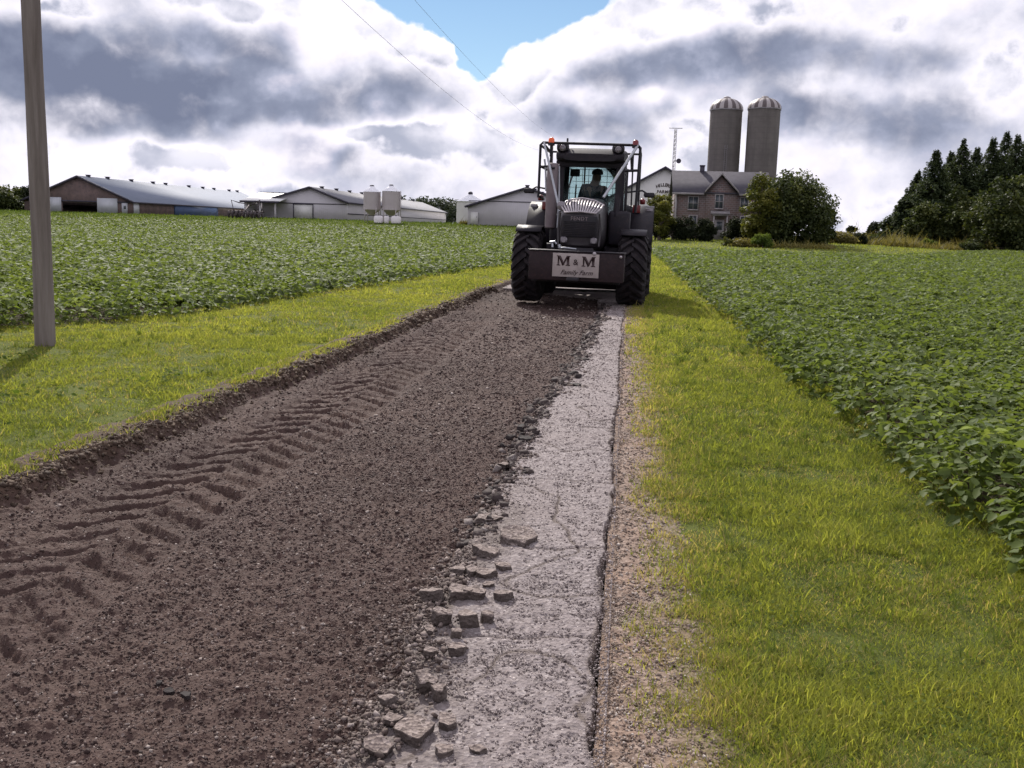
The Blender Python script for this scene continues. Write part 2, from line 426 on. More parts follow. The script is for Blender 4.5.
# old asphalt strip with a broken edge
PE_Y = [1.5, 2.5, 3.6, 4.8, 7.0, 9.6, 13.8, 19.2, 22.5, 25]
PE_X = [-.66, -.70, -.73, -.69, -.69, -.60, -.46, -.37, -.6, -3.1]
def pave_edge(y):
    e = np.interp(y, PE_Y, PE_X)
    return e + (.06 + .03 * sstep(4, 7, y)) * fbm(y * 1.6, y * 0, 31, 2) + (.03 + .05 * sstep(4, 7, y)) * (vnoise(np.floor(y * 7 + fbm(y * 3, y * 0, 32, 2)) * 1.3, y * 0 + 1, 33) - .5) + .02 * fbm(y * 25, y * 0, 34, 2)
yy = np.concatenate([lane_rows(1.6, 28), np.linspace(28.2, 104, 160)])
u = np.concatenate([[0, .0001, .0002], np.linspace(.012, .985, 120), [.99, .995, 1.0]])
U, Y = np.meshgrid(u, yy)
pe = pave_edge(Y); seam = .035 * fbm(Y * 1.3, Y * 0, 35, 4) + .02 * fbm(Y * 9, Y * 0, 27, 2) - .015
X = pe + (seam - pe) * U
drop = np.where(U < .00005, -.12, np.where(U < .00015, -.02, 0)) - .06 * sstep(.965, .985, U + .02 * fbm(Y * 5, Y * 0, 30, 2))
Zp = .004 + .012 * fbm(X * .8, Y * .6, 36, 3) + .0055 * np.clip(fbm(X * 60, Y * 60, 37, 2), -.3, 1) + .006 * fbm(X * 18, Y * 18, 38, 2)
crk = np.abs(fbm(X * 1.5 + 7, Y * 1.1, 39, 3))
Zp = Zp - .012 * sstep(.018, .0, crk) * sstep(2, 6, Y) + drop
rag = sstep(4.6, 2.6, Y) * .5 * sstep(.45, .0, U)
Zp = Zp - rag * .05 * (fbm(X * 4, Y * 4, 40, 3) + .6)
def pave_material():
    t = NT('worn_old_asphalt')
    v = t.n('ShaderNodeTexVoronoi'); v.inputs['Scale'].default_value = 70; t.l(t.coords(), v.inputs['Vector'])
    n1 = t.noise(1.3, 4, .6); n2 = t.noise(26, 6, .75)
    c = t.ramp(v.outputs['Color'], [(.05, (.115, .096, .096)), (.3, (.185, .156, .155)), (.62, (.225, .19, .19)), (.95, (.34, .30, .295))])
    c = t.mix(t.ramp(n2, [(.52, 0.0), (.66, .5)]), c, (.13, .10, .095))
    c = t.mix(t.ramp(n1, [(.4, 0.0), (.7, .4)]), c, (.215, .175, .168))
    a = t.n('ShaderNodeAttribute', attribute_name='tint'); c = t.mix(t.math('MULTIPLY', a.outputs['Fac'], .8), c, (.085, .062, .05))
    t.set(Base_Color=c, Roughness=.85); t.b.inputs['Specular IOR Level'].default_value = .35
    t.bump(t.math('ADD', n2, v.outputs['Distance']), .6, .01); return t.m
M['pave'] = pave_material()
crm = sstep(.035, .0, crk)
for cy_, am in ((3.55, .03), (4.62, .04), (5.9, .05), (7.6, .05), (10.3, .06)):
    dl = np.abs(Y - cy_ - am * fbm(X * 3, X * 0, int(cy_ * 10), 3) * 2 - .1 * X); wdt_ = .012 + .02 * fbm(X * 6, X * 0, 7, 2) ** 2
    cc = sstep(wdt_, 0, dl) * sstep(-.85, -.45, X * 1.0 + .2 * fbm(Y * 0 + cy_, X * 2, 8, 2)); Zp = Zp - .012 * cc; crm = np.maximum(crm, cc)
crm = np.maximum(crm, sstep(.94, .975, U + .03 * fbm(Y * 4, Y * 0, 30, 3)))
crm = np.maximum(crm, .6 * sstep(.06, .0, U + .04 * fbm(Y * 8, X * 8, 29, 2)))
crm = np.maximum(crm, .75 * sstep(6.2, 4.6, Y) * sstep(.42, .05, U + .22 * fbm(Y * 5, X * 5, 26, 3)))
tag(grid_mesh('old_pavement', X, Y, Zp + G(X, Y), M['pave'], tint=np.clip(crm, 0, 1)), kind='structure')

# gravel shoulder between seam and grass
xx = np.linspace(-.03, .75, 110); yy = np.concatenate([lane_rows(1.6, 28, .012, .0032), np.linspace(28.3, 104, 90)])
X, Y = np.meshgrid(xx, yy)
Z = -.006 + .012 * fbm(X * 2, Y * 2, 41, 3) + .007 * fbm(X * 30, Y * 30, 42, 3) - .03 * sstep(.03, -.03, X + .02 * fbm(Y * 4, Y * 0, 28, 2)) - .05 * sstep(.55, .75, X) + G(X, Y)
Z = Z - .03 * sstep(.28, .55, X)
def shoulder_material():
    t = NT('sandy_gravel'); v = t.n('ShaderNodeTexVoronoi'); v.inputs['Scale'].default_value = 60; t.l(t.coords(), v.inputs['Vector'])
    n2 = t.noise(22, 6, .75); n1 = t.noise(2.2, 4, .6)
    c = t.ramp(v.outputs['Color'], [(.05, (.11, .078, .065)), (.4, (.20, .145, .115)), (.95, (.33, .26, .22))])
    c = t.mix(t.ramp(n2, [(.5, 0.0), (.64, .7)]), c, (.12, .085, .06))
    c = t.mix(t.ramp(n1, [(.42, 0.0), (.62, .6)]), c, (.25, .165, .12))
    sx = t.n('ShaderNodeSeparateXYZ'); t.l(t.coords(), sx.inputs[0])
    g = t.math('MULTIPLY', t.math('SUBTRACT', sx.outputs[0], .16), 5.0, clamp=True)
    g = t.math('MULTIPLY', g, t.ramp(n2, [(.35, .25), (.6, 1.0)]))
    c = t.mix(g, c, (.14, .12, .045))
    t.set(Base_Color=c, Roughness=.9); t.b.inputs['Specular IOR Level'].default_value = .25
    t.bump(t.math('ADD', n2, v.outputs['Distance']), .6, .012); return t.m
M['shoulder'] = shoulder_material()
tag(grid_mesh('gravel_shoulder', X, Y, Z, M['shoulder']), kind='structure')

# ------------------------------------------------------------------ loose stones (nobody could count them)
OCT_T = np.array([[1, 0, 0], [0, 1, 0], [-1, 0, 0], [0, -1, 0], [0, 0, 1], [0, 0, -1.]]); OCT_F = np.array([[0, 1, 4], [1, 2, 4], [2, 3, 4], [3, 0, 4], [1, 0, 5], [2, 1, 5], [3, 2, 5], [0, 3, 5]])
# a blockier pebble: cube with cut corners
def pebble_template(seed):
    r = np.random.default_rng(seed)
    V = np.array([[x, y, z] for z in (-1, 1) for y in (-1, 1) for x in (-1, 1)], float) * .72
    V = V * r.uniform(.65, 1.15, V.shape)
    F = np.array([[0, 2, 3, 1], [4, 5, 7, 6], [0, 1, 5, 4], [2, 6, 7, 3], [0, 4, 6, 2], [1, 3, 7, 5]])
    return V, F
PEB = [pebble_template(s) for s in range(6)]
def stones(name, n_bins, xfun, zfun, mat, size, kindlabel=None):
    mb = MB()
    for (y0, y1, dens, sc) in n_bins:
        N = int(dens * (y1 - y0))
        y = rng.uniform(y0, y1, N); x = xfun(y, N)
        s = size * sc * np.exp(rng.normal(0, .45, N)); s = np.minimum(s, size * sc * 2.6)
        z = zfun(x, y) + s * .12
        t = rng.integers(0, 6, N)
        if name == 'asphalt_crumbs': s = np.where((np.abs(x + 2.42) < .42) & (rng.uniform(0, 1, N) < .8), s * .45, s)
        S3 = s[:, None] * rng.uniform(.6, 1.2, (N, 3)); S3[:, 2] *= .75
        R = frames(rng.uniform(0, 2 * PI, N), rng.normal(0, .5, N), rng.normal(0, .5, N))
        for k in range(6):
            m = t == k
            scatter(mb, PEB[k][0], PEB[k][1], np.stack([x, y, z], -1)[m], R[m], S3[m], rng.uniform(0, 1, m.sum()))
    o = mb.build(name, mat, attr=True); tag(o, kind='stuff'); return o
def stone_mat(name, stops, rough=.85):
    t = NT(name); a = t.n('ShaderNodeAttribute', attribute_name='tint')
    c = t.ramp(a.outputs['Fac'], stops); c = t.mix(t.ramp(t.noise(90, 4), [(.45, 0.0), (.65, .5)]), c, mul(stops[0][1], 1.0))
    t.set(Base_Color=c, Roughness=rough); t.b.inputs['Specular IOR Level'].default_value = .35; return t.m
M['crumb'] = stone_mat('asphalt_crumbs', [(0, (.030, .018, .0165)), (.45, (.062, .038, .033)), (.88, (.108, .072, .063)), (.93, (.22, .17, .15)), (1.0, (.36, .31, .28))])
M['pebble'] = stone_mat('pale_pebbles', [(0, (.10, .078, .075)), (.25, (.19, .155, .15)), (.8, (.29, .245, .235)), (.97, (.48, .42, .40))])
bins = [(1.9, 4, 18000, .85), (4, 7, 11000, 1.1), (7, 12, 3600, 1.7), (12, 20, 1100, 2.8), (20, 30, 250, 4.0)]
def dirt_x(y, N): return rng.uniform(BANK + .1, 1, N) * 0 + (BANK + .12) + rng.uniform(0, 1, N) ** .85 * (pave_edge(y) - BANK - .02)
def dirt_z(x, y): return Z_DIRT(x, y)
def dirt_z_old(x, y): return -.055 + .03 * fbm(x * .9, y * .5, 12, 3) + .02 * fbm(x * 7, y * 7, 13, 3) - .03 * sstep(-.75, -.25, x) - .03 * sstep(.38, .28, np.abs(x + 2.42)) + G(x, y)
stones('asphalt_crumbs', bins, dirt_x, dirt_z, M['crumb'], .0040)
# coarser rubble along the broken edge
def edge_x(y, N): return pave_edge(y) + rng.normal(-.015, 1, N) * np.where(y < 3.7, .085, .045)
def edge_z(x, y): return np.where(x > pave_edge(y), .003, Z_DIRT(x, y))
stones('edge_rubble', [(1.9, 4.5, 1500, .72), (4.5, 9, 480, .9), (9, 15, 260, 1.6), (15, 20, 120, 2.2)], edge_x, edge_z, stone_mat('edge_rubble_stone', [(0, (.06, .043, .038)), (.5, (.13, .098, .086)), (.9, (.22, .175, .16)), (.98, (.32, .27, .25))]), .0085)
M['dark_flake'] = stone_mat('dark_torn_asphalt', [(0, (.022, .016, .016)), (.5, (.05, .036, .034)), (.9, (.095, .075, .07)), (.98, (.2, .17, .16))])
stones('torn_edge_flakes', [(4.6, 8, 130, .85), (8, 13, 110, 1.1), (13, 20.3, 90, 1.35)], lambda y, N: pave_edge(y) + rng.normal(-.02, .045, N), lambda x, y: np.where(x > pave_edge(y), .004, Z_DIRT(x, y)), M['dark_flake'], .019)
def pave_x(y, N): return np.clip(pave_edge(y) + .03 + rng.uniform(0, 1, N) * (0 - pave_edge(y)), -3, 0)
stones('pavement_grit', [(1.9, 4.2, 7000, 1.0), (4.2, 8, 2000, 1.2), (8, 15, 500, 2), (15, 21, 120, 3)], pave_x, lambda x, y: .004 + .012 * fbm(x * .8, y * .6, 36, 3) - .05 * sstep(4.6, 2.6, y) * .5 * sstep(-.4, -.7, x) + G(x, y), M['pebble'], .0028)
def sh_x(y, N): return .01 + rng.uniform(0, 1, N) ** 1.3 * .5
stones('shoulder_grit', [(1.9, 4.2, 5000, 1.0), (4.2, 8, 1700, 1.2), (8, 15, 450, 2), (15, 21, 120, 3)], sh_x, lambda x, y: -.006 + .012 * fbm(x * 2, y * 2, 41, 3) - .03 * sstep(.28, .55, x) + G(x, y), stone_mat('sandy_pebbles', [(0, (.08, .06, .05)), (.4, (.2, .14, .11)), (.85, (.33, .27, .23)), (.98, (.5, .44, .4))]), .0034)

# ------------------------------------------------------------------ broken asphalt chunks, each a thing
def chunk_mesh(w, d, h, seed):
    r = random.Random(seed); n = r.choice([5, 6, 7])
    ang = sorted([(i + r.uniform(-.32, .32)) * 2 * PI / n for i in range(n)])
    out = [(math.cos(a) * w / 2 * r.uniform(.7, 1.15), math.sin(a) * d / 2 * r.uniform(.7, 1.15)) for a in ang]
    bm = bmesh.new(); bot = []; top = []
    sh = (r.uniform(-.12, .12) * w, r.uniform(-.12, .12) * d)
    for p in out:
        k = r.uniform(.86, 1.04)
        bot.append(bm.verts.new((p[0] * k + sh[0], p[1] * k + sh[1], r.uniform(-.1, .12) * h)))
        top.append(bm.verts.new((p[0], p[1], h * r.uniform(.82, 1.05))))
    bm.faces.new(top); bm.faces.new(bot[::-1])
    for i in range(n): bm.faces.new([bot[i], bot[(i + 1) % n], top[(i + 1) % n], top[i]])
    bmesh.ops.bevel(bm, geom=list(bm.edges), offset=min(h, w, d) * .045, segments=1, affect='EDGES')
    bmesh.ops.triangulate(bm, faces=bm.faces)
    bmesh.ops.subdivide_edges(bm, edges=bm.edges, cuts=2, use_grid_fill=True)
    from mathutils import noise
    s = min(w, d)
    for v in bm.verts:
        q = noise.noise_vector(v.co * (3.2 / s) + Vector((seed * 7.1, 0, 0))) * s * .06 + noise.noise_vector(v.co * (11 / s) + Vector((0, seed, 0))) * s * .035
        v.co += q
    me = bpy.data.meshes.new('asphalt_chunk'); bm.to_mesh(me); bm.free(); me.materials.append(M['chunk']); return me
def chunk_material():
    t = NT('broken_asphalt'); v = t.n('ShaderNodeTexVoronoi'); v.inputs['Scale'].default_value = 85; t.l(t.coords(), v.inputs['Vector'])
    n2 = t.noise(28, 6, .75); c = t.ramp(v.outputs['Color'], [(.05, (.09, .068, .060)), (.5, (.19, .148, .132)), (.95, (.32, .262, .24))])
    c = t.mix(t.ramp(n2, [(.5, 0.0), (.65, .6)]), c, (.11, .08, .065))
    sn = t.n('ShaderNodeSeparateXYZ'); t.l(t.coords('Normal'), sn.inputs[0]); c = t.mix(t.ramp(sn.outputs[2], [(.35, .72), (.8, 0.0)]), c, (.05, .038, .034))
    t.set(Base_Color=c, Roughness=.9); t.bump(t.math('ADD', n2, v.outputs['Distance']), .7, .008); return t.m
M['chunk'] = chunk_material()
# (px, py of the middle, width px, height px above ground, turn, tilt, label)
CH = [
 (516, 538, 46, 15, .1, .16, 'widest flat slab of broken asphalt lying alone on the pale strip'),
 (489, 519, 30, 9, .3, .05, 'thin dark-sided asphalt flake just behind the widest slab'),
 (484, 553, 30, 12, 1.2, .22, 'tilted asphalt plate leaning at the left of the widest slab'),
 (502, 567, 20, 10, .4, .0, 'small square asphalt block below the widest slab'),
 (470, 571, 22, 11, .9, .2, 'rounded asphalt piece above the long row of blocks'),
 (484, 574, 24, 11, .2, .05, 'asphalt block in the middle of the upper pile behind two others'),
 (488, 585, 14, 8, .5, .1, 'smallest cube in the middle of the asphalt pile'),
 (458, 577, 22, 9, .1, -.1, 'flat asphalt piece at the left top of the pile'),
 (502, 596, 22, 14, .15, .0, 'block at the right end of the asphalt pile with a shaded face'),
 (474, 594, 26, 14, .7, .1, 'pale topped asphalt block in the middle of the pile'),
 (458, 600, 28, 15, .0, .0, 'broad asphalt block left of the middle of the pile'),
 (431, 602, 28, 17, .2, -.08, 'leftmost block of the pile, flat on top, sitting on brown crumb'),
 (464, 620, 28, 20, .1, .0, 'tall asphalt cube with a flat pale top at the front of the pile'),
 (487, 617, 18, 16, 1.0, .1, 'narrow upright asphalt piece right of the tall cube'),
 (438, 624, 24, 22, .8, .25, 'upturned asphalt piece left of the tall cube'),
 (428, 637, 16, 9, .4, .1, 'small low asphalt lump below the upturned piece'),
 (456, 640, 13, 12, .3, .1, 'little dark cube standing in front of the tall cube'),
 (455, 657, 22, 13, .2, .0, 'dark asphalt lump alone between the pile and the near rubble'),
 (428, 660, 18, 12, 1.1, .1, 'brownish lump left of the lone dark asphalt lump'),
 (420, 690, 28, 22, .5, .3, 'pale pointed asphalt lump leaning on crumb in the foreground'),
 (438, 700, 20, 20, .2, .1, 'dark side piece touching the pale pointed lump'),
 (385, 709, 20, 15, .3, -.1, 'rounded brown lump at the left edge of the near rubble'),
 (444, 732, 24, 16, .7, .1, 'asphalt lump near the bottom, right of the near rubble slab'),
 (412, 742, 44, 17, .3, .12, 'large broken asphalt slab low in the near rubble'),
 (374, 757, 34, 16, .5, .3, 'asphalt slab tipped up at the bottom left of the near rubble'),
 (476, 750, 20, 12, .1, .1, 'small asphalt lump at the bottom right of the near rubble'),
 (392, 729, 22, 10, 1.3, .0, 'low flat asphalt flake between the brown lump and large slab'),
 (441, 760, 24, 12, 1.7, .1, 'dark asphalt chunk closest to the camera at the bottom edge'),
 (583, 362, 14, 4, .2, .0, 'dark flat chip on the broken edge nearest the tractor'),
 (576, 388, 16, 4, .1, .0, 'dark flat chip second nearest the tractor'),
 (581, 363, 9, 3, .9, .0, None),
 (527, 427, 26, 5, .2, .1, 'dark curved asphalt flake on the broken edge midway up the lane'),
 (524, 443, 18, 6, .8, .1, 'short pale-edged flake below the dark curved flake'),
 (556, 395, 12, 4, .2, .0, 'tiny dark chip left of the chips near the tractor'),
 (508, 465, 20, 6, .4, .0, 'flat flake on the broken edge above the big asphalt pile'),
 (168, 690, 12, 7, .4, .2, 'dark lump alone on the brown crumbled lane surface'),
 (184, 694, 15, 6, 1.4, .1, 'flatter dark lump right beside the lone one on the crumbled lane'),
 (158, 681, 8, 5, .4, .1, 'smallest of the dark lumps lying together on the crumbled lane'),
]
for i, (px, py, w, h, rz, tl, lab) in enumerate(CH):
    if lab is None: continue
    zg = -.03 if px < 460 or (px > 460 and i > 27) else 0.0
    gx, gy = gp(px, py + h * .35, zg); mpp = gy / FPX * 1.03
    W = w * mpp; Hh = h * mpp * .8; D = W * random.Random(i).uniform(.75, 1.1)
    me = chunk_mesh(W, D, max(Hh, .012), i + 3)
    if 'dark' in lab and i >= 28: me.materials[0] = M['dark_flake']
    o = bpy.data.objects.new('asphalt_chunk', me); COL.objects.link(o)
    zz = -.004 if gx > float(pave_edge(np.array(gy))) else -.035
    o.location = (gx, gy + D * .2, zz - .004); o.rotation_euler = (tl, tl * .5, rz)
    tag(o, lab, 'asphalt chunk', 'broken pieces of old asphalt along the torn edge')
# ------------------------------------------------------------------ grass
def blades(mb, x, y, z, h, w, tint, lean=.5):
    N = len(x); yaw = rng.uniform(0, 2 * PI, N); pitch = np.abs(rng.normal(0, lean, N)); roll = rng.normal(0, lean * .5, N)
    R = frames(yaw, pitch, roll)
    # template: x bend, y width, z up
    T = BLADE_T; N = len(x)
    sc = np.stack([h, w, h], -1)
    P = T[None] * sc[:, None, :]
    V = np.einsum('nij,nkj->nki', R, P) + np.stack([x, y, z], -1)[:, None, :]
    base = (np.arange(N) * 5)[:, None]
    n0 = mb.n
    mb.v.append(V.reshape(-1, 3)); mb.tint.append(np.repeat(tint, 5)); mb.n += 5 * N
    mb.f.append(np.array([[0, 1, 2, 3]]) + base + n0); mb.f.append(np.array([[3, 2, 4]]) + base + n0)
def lawn(name, bins, x0f, x1f, zoff, seed, thin=None, label=None):
    mb = MB()
    for (y0, y1, dens, h, w) in bins:
        xa = float(np.min(x0f(np.linspace(y0, y1, 20)))); xb = float(np.max(x1f(np.linspace(y0, y1, 20))))
        xa = max(xa, -.74 * y1 - 1.0); xb = min(xb, .5 * y1 + 1.0)
        if xb <= xa: continue
        N = int(dens * (y1 - y0) * (xb - xa))
        x = rng.uniform(xa, xb, N); y = rng.uniform(y0, y1, N)
        keep = (x > x0f(y)) & (x < x1f(y)) & (x > -.74 * y - 1.0) & (x < .5 * y + 1.0)
        cl = fbm(x * 2.2, y * 2.2, seed, 3); fine = fbm(x * 9, y * 9, seed + 4, 2)
        p = np.clip(.8 + .5 * cl + .4 * fine, .4, 1)
        if thin is not None: p = p * thin(x, y)
        keep &= rng.uniform(0, 1, N) < p
        x, y, cl, fine = x[keep], y[keep], cl[keep], fine[keep]; N = len(x)
        big = fbm(x * .7, y * .5, seed + 8, 3)
        tint = np.clip(.45 + .35 * big + .2 * fine + .2 * cl + rng.normal(0, .16, N), 0, .95)
        dead = rng.uniform(0, 1, N) < np.clip(.08 - .4 * cl, .02, .35) + (np.clip((.65 - x) * 1.1, 0, .4) * (.7 + fine) if name == 'roadside_grass' else np.clip((x + 3.5) * .8, 0, .2)); tint[dead] = 1.0
        hh = h * np.exp(rng.normal(0, .38, N)) * np.clip(.85 + .6 * cl + .5 * fine, .4, 1.7)
        blades(mb, x, y, G(x, y) + zoff(x, y) - .008, hh, w * rng.uniform(.6, 1.4, N), tint)
    o = mb.build(name, M['grass'], attr=True); tag(o, kind='stuff'); return o
def zl(x, y): return .055 * sstep(60, 30, y) * sstep(-2.8, -3.3, x) + sstep(60, 20, y) * .02 * fbm(x * 1.3, y * 1.3, 9, 3) + .03 * sstep(BANK - .4, BANK - .2, x)
def thinL(x, y):
    return np.clip((BANK - .02 - x) * 4 + .15, 0, 1)
lawn('verge_grass', [(3.2, 7, 11000, .036, .005), (7, 12, 7000, .038, .0065), (12, 20, 3000, .042, .010), (20, 36, 1200, .05, .016), (36, 70, 380, .06, .03)],
     lambda y: soyL_edge(y) - .5, lambda y: bankedge(y) - .005, zl, 50, thinL)
def thinR(x, y):
    e = .13 + .10 * fbm(y * .9, y * 0, 61, 3) + .1 * fbm(x * 5, y * 5, 62, 2) - .012 * np.minimum(y, 18)
    t = np.clip((x - e) * 2.6, 0, 1)
    return np.maximum(t, (.05 + .22 * (x > .2)) * (x > .08) * np.clip(1 + 2 * fbm(x * 4, y * 4, 63, 2), 0, 1)) * np.clip(.8 + .7 * fbm(x * 1.6, y * 1.6, 64, 3), .25, 1)
def zr(x, y): return sstep(60, 20, y) * .02 * fbm(x * 1.3, y * 1.3, 9, 3)
lawn('roadside_grass', [(1.9, 4, 34000, .030, .0030), (4, 7, 21000, .034, .0042), (7, 12, 10500, .038, .0065), (12, 20, 4200, .043, .010), (20, 36, 1500, .05, .014), (36, 86, 380, .07, .028)],
     lambda y: y * 0 + .03, lambda y: soyR_edge(y) + .3, zr, 70, thinR)
# short grass of the farmyard lawn beyond the beans
mb = MB()
N = 45000; y = rng.uniform(79, 128, N); x = rng.uniform(-2, 75, N)
k = (x < 30) | (y > 106); x, y = x[k], y[k]; N = len(x)
blades(mb, x, y, G(x, y) - .02, .12 * np.exp(rng.normal(0, .3, N)), np.full(N, .06), np.clip(.45 + .3 * fbm(x * .2, y * .2, 75, 2) + rng.normal(0, .15, N), 0, .95), .5)
tag(mb.build('lawn_grass', M['grass'], attr=True), kind='stuff')
mb = MB(); N = 22000; y = rng.uniform(119, 149, N); x = y * rng.uniform(-.68, -.07, N)
blades(mb, x, y, G(x, y) - .02, .22 * np.exp(rng.normal(0, .3, N)), np.full(N, .09), np.clip(.35 + .3 * fbm(x * .2, y * .2, 75, 2) + rng.normal(0, .15, N), 0, .9), .5)
tag(mb.build('yard_grass', M['weed'], attr=True), kind='stuff')

# ------------------------------------------------------------------ soybean fields
def soy_field(name, bins, inside, base_h, xr, seed):
    mb = MB()
    for (y0, y1, dens, size) in bins:
        xa, xb = xr(y0, y1)
        N = int(dens * (y1 - y0) * (xb - xa)); x = rng.uniform(xa, xb, N); y = rng.uniform(y0, y1, N)
        m, edge = inside(x, y)                       # edge: metres inside the field
        x, y, edge = x[m], y[m], edge[m]; N = len(x)
        hgt = base_h * (1 + .22 * fbm(x * .6, y * .6, seed, 3) + .2 * fbm(x * 2.6, y * 2.6, seed + 1, 2)) * (0.6 + .4 * sstep(0, .25, edge))
        lvl = rng.uniform(0, 1, N); low = rng.uniform(0, 1, N) < np.where(edge < .6, .5, .22)
        z = hgt * np.where(low, .12 + .75 * lvl, .85 + .2 * lvl)
        gap = fbm(x * 2.6, y * 2.6, seed + 1, 2); k = rng.uniform(0, 1, N) < np.clip(.82 + .5 * gap, .35, 1)
        x, y, z = x[k], y[k], z[k]; N = len(x)
        yaw0 = rng.uniform(0, 2 * PI, N); pos = np.stack([x, y, z + G(x, y)], -1)
        tb = np.clip(.45 + .12 * fbm(x * .8, y * .8, seed + 3, 2) + rng.normal(0, .16, N), 0, .92)
        T, F = (LEAF_T, LEAF_F) if y1 <= 20 else (QUAD_T, QUAD_F)
        for j, off in enumerate((0, 1.9, -1.9)):
            R = frames(yaw0 + off + rng.normal(0, .25, N), rng.normal(.28, .33, N), rng.normal(0, .38, N))
            tt = tb + rng.normal(0, .06, N); flip = rng.uniform(0, 1, N) < .05; tt = np.where(flip, 1.0, np.clip(tt, 0, .92))
            s = size * np.exp(rng.normal(0, .22, N))
            scatter(mb, T, F, pos + rng.normal(0, size * .2, (N, 3)) * [1, 1, .4], R, s, tt)
    return mb, name
# right field
def insR(x, y):
    e = x - soyR_edge(y) - .16 * fbm(y * 1.3, y * 0, 81, 3) - .10 * fbm(y * 5, y * 0, 82, 2)
    far = np.where(x < 20, 80.0, 80 + (x - 20) * 1.6); far = np.minimum(far, 112)
    return (e > 0) & (y < far) & (x < .58 * y + 2), np.minimum(e, (far - y) * 1.0 + .1)
def xrR(y0, y1): return 1.6, .58 * y1 + 2
mbR, _ = soy_field('soybeans', [(3.0, 8, 430, .066), (8, 13, 310, .07), (13, 20, 205, .077), (20, 32, 90, .10), (32, 55, 45, .135), (55, 118, 18, .20)], insR, .33, xrR, 90)
def insL(x, y):
    e = soyL_edge(y) - x - .16 * fbm(y * 1.1, y * 0, 85, 3)
    return (e > 0) & (y < 119) & (x > -.80 * y - 3), np.minimum(e, (119 - y) + .1)
def xrL(y0, y1): return -.80 * y1 - 3, -4.1 if y1 > 35 else -5
mbL, _ = soy_field('soybeans', [(8.5, 13, 200, .082), (13, 20, 140, .09), (20, 32, 80, .105), (32, 55, 40, .14), (55, 90, 20, .19), (90, 119, 12, .25)], insL, .34, xrL, 95)
# dark inner canopy that closes the gaps: leafy sheet below the top leaves
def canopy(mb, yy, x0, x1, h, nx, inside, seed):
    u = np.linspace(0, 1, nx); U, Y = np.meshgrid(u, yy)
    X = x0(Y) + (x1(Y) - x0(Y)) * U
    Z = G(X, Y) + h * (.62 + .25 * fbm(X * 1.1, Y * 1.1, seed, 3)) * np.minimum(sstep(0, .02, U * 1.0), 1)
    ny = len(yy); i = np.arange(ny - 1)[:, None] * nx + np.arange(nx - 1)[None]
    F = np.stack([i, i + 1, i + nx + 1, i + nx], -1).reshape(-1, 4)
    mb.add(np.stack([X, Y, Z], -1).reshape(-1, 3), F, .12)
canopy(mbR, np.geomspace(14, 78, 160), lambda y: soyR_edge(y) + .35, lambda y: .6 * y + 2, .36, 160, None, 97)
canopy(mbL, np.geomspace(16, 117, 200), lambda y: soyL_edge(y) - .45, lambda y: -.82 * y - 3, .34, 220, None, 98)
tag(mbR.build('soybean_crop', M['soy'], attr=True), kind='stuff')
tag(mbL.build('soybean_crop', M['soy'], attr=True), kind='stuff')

# weeds on the left bank and loose clods
mb = MB()
for (y0, y1, xa, xb, dens, s) in [(1.9, 5, .35, 1.95, 1500, .010), (5, 9, .3, 1.95, 900, .013), (9, 16, .3, 1.95, 350, .018), (3.5, 7, -7, -3.25, 700, .012), (7, 13, -9, -3.25, 380, .016)]:
    n = int(dens * (y1 - y0) * (xb - xa)); x = rng.uniform(xa, xb, n); y = rng.uniform(y0, y1, n)
    k = (fbm(x * 1.7, y * 1.7, 44, 3) + rng.normal(0, .12, n) > .12) & (x > -.74 * y - 1); x, y = x[k], y[k]; n = len(x)
    scatter(mb, QUAD_T * [1, 1.25, 1], QUAD_F, np.stack([x, y, G(x, y) + np.where(x < 0, .06, .0) + rng.uniform(.008, .035, n)], -1), frames(rng.uniform(0, 2 * PI, n), rng.normal(-.1, .35, n), rng.normal(0, .35, n)), s * rng.uniform(.6, 1.5, n), rng.uniform(.1, .9, n))
for (cx, cy, n, s) in [(-4.9, 7.0, 60, .05), (-4.6, 7.3, 50, .05), (-5.3, 6.7, 40, .05), (-4.05, 8.4, 50, .05), (-4.3, 5.9, 30, .045), (-5.9, 9.2, 40, .05), (1.2, 4.2, 25, .018), (.95, 3.3, 30, .018), (1.5, 5.4, 30, .02), (1.35, 2.9, 30, .018)]:
    x = rng.normal(cx, .16, n); y = rng.normal(cy, .2, n)
    scatter(mb, LEAF_T, LEAF_F, np.stack([x, y, G(x, y) + (.08 if cx < 0 else 0) + rng.uniform(.01, .05, n)], -1), frames(rng.uniform(0, 2 * PI, n), rng.normal(-.2, .4, n), rng.normal(0, .4, n)), s * rng.uniform(.6, 1.3, n), rng.uniform(.1, .9, n))
# longer tufts that the mower missed
for (y0, y1, xa, xb, n, hh_) in [(1.9, 5, .5, 1.95, 70, .085), (5, 9, .45, 1.9, 60, .09), (9, 16, .4, 1.9, 60, .10), (3.6, 8, -6, -3.3, 60, .08), (8, 14, -9, -3.3, 80, .10)]:
    for k in range(n):
        cx, cy = rng.uniform(xa, xb), rng.uniform(y0, y1); m = int(rng.integers(10, 30)); sg = rng.uniform(.012, .04)
        gx_ = rng.normal(cx, sg, m); gy_ = rng.normal(cy, sg, m)
        blades(mb, gx_, gy_, G(gx_, gy_) + (.05 if cx < 0 else 0), hh_ * rng.uniform(.5, 1.2, m), .0035 * max(1, cy / 4.5) * rng.uniform(.7, 1.3, m), rng.uniform(.3, .95, m), .4)
tag(mb.build('verge_weeds', M['weed'], attr=True), kind='stuff')
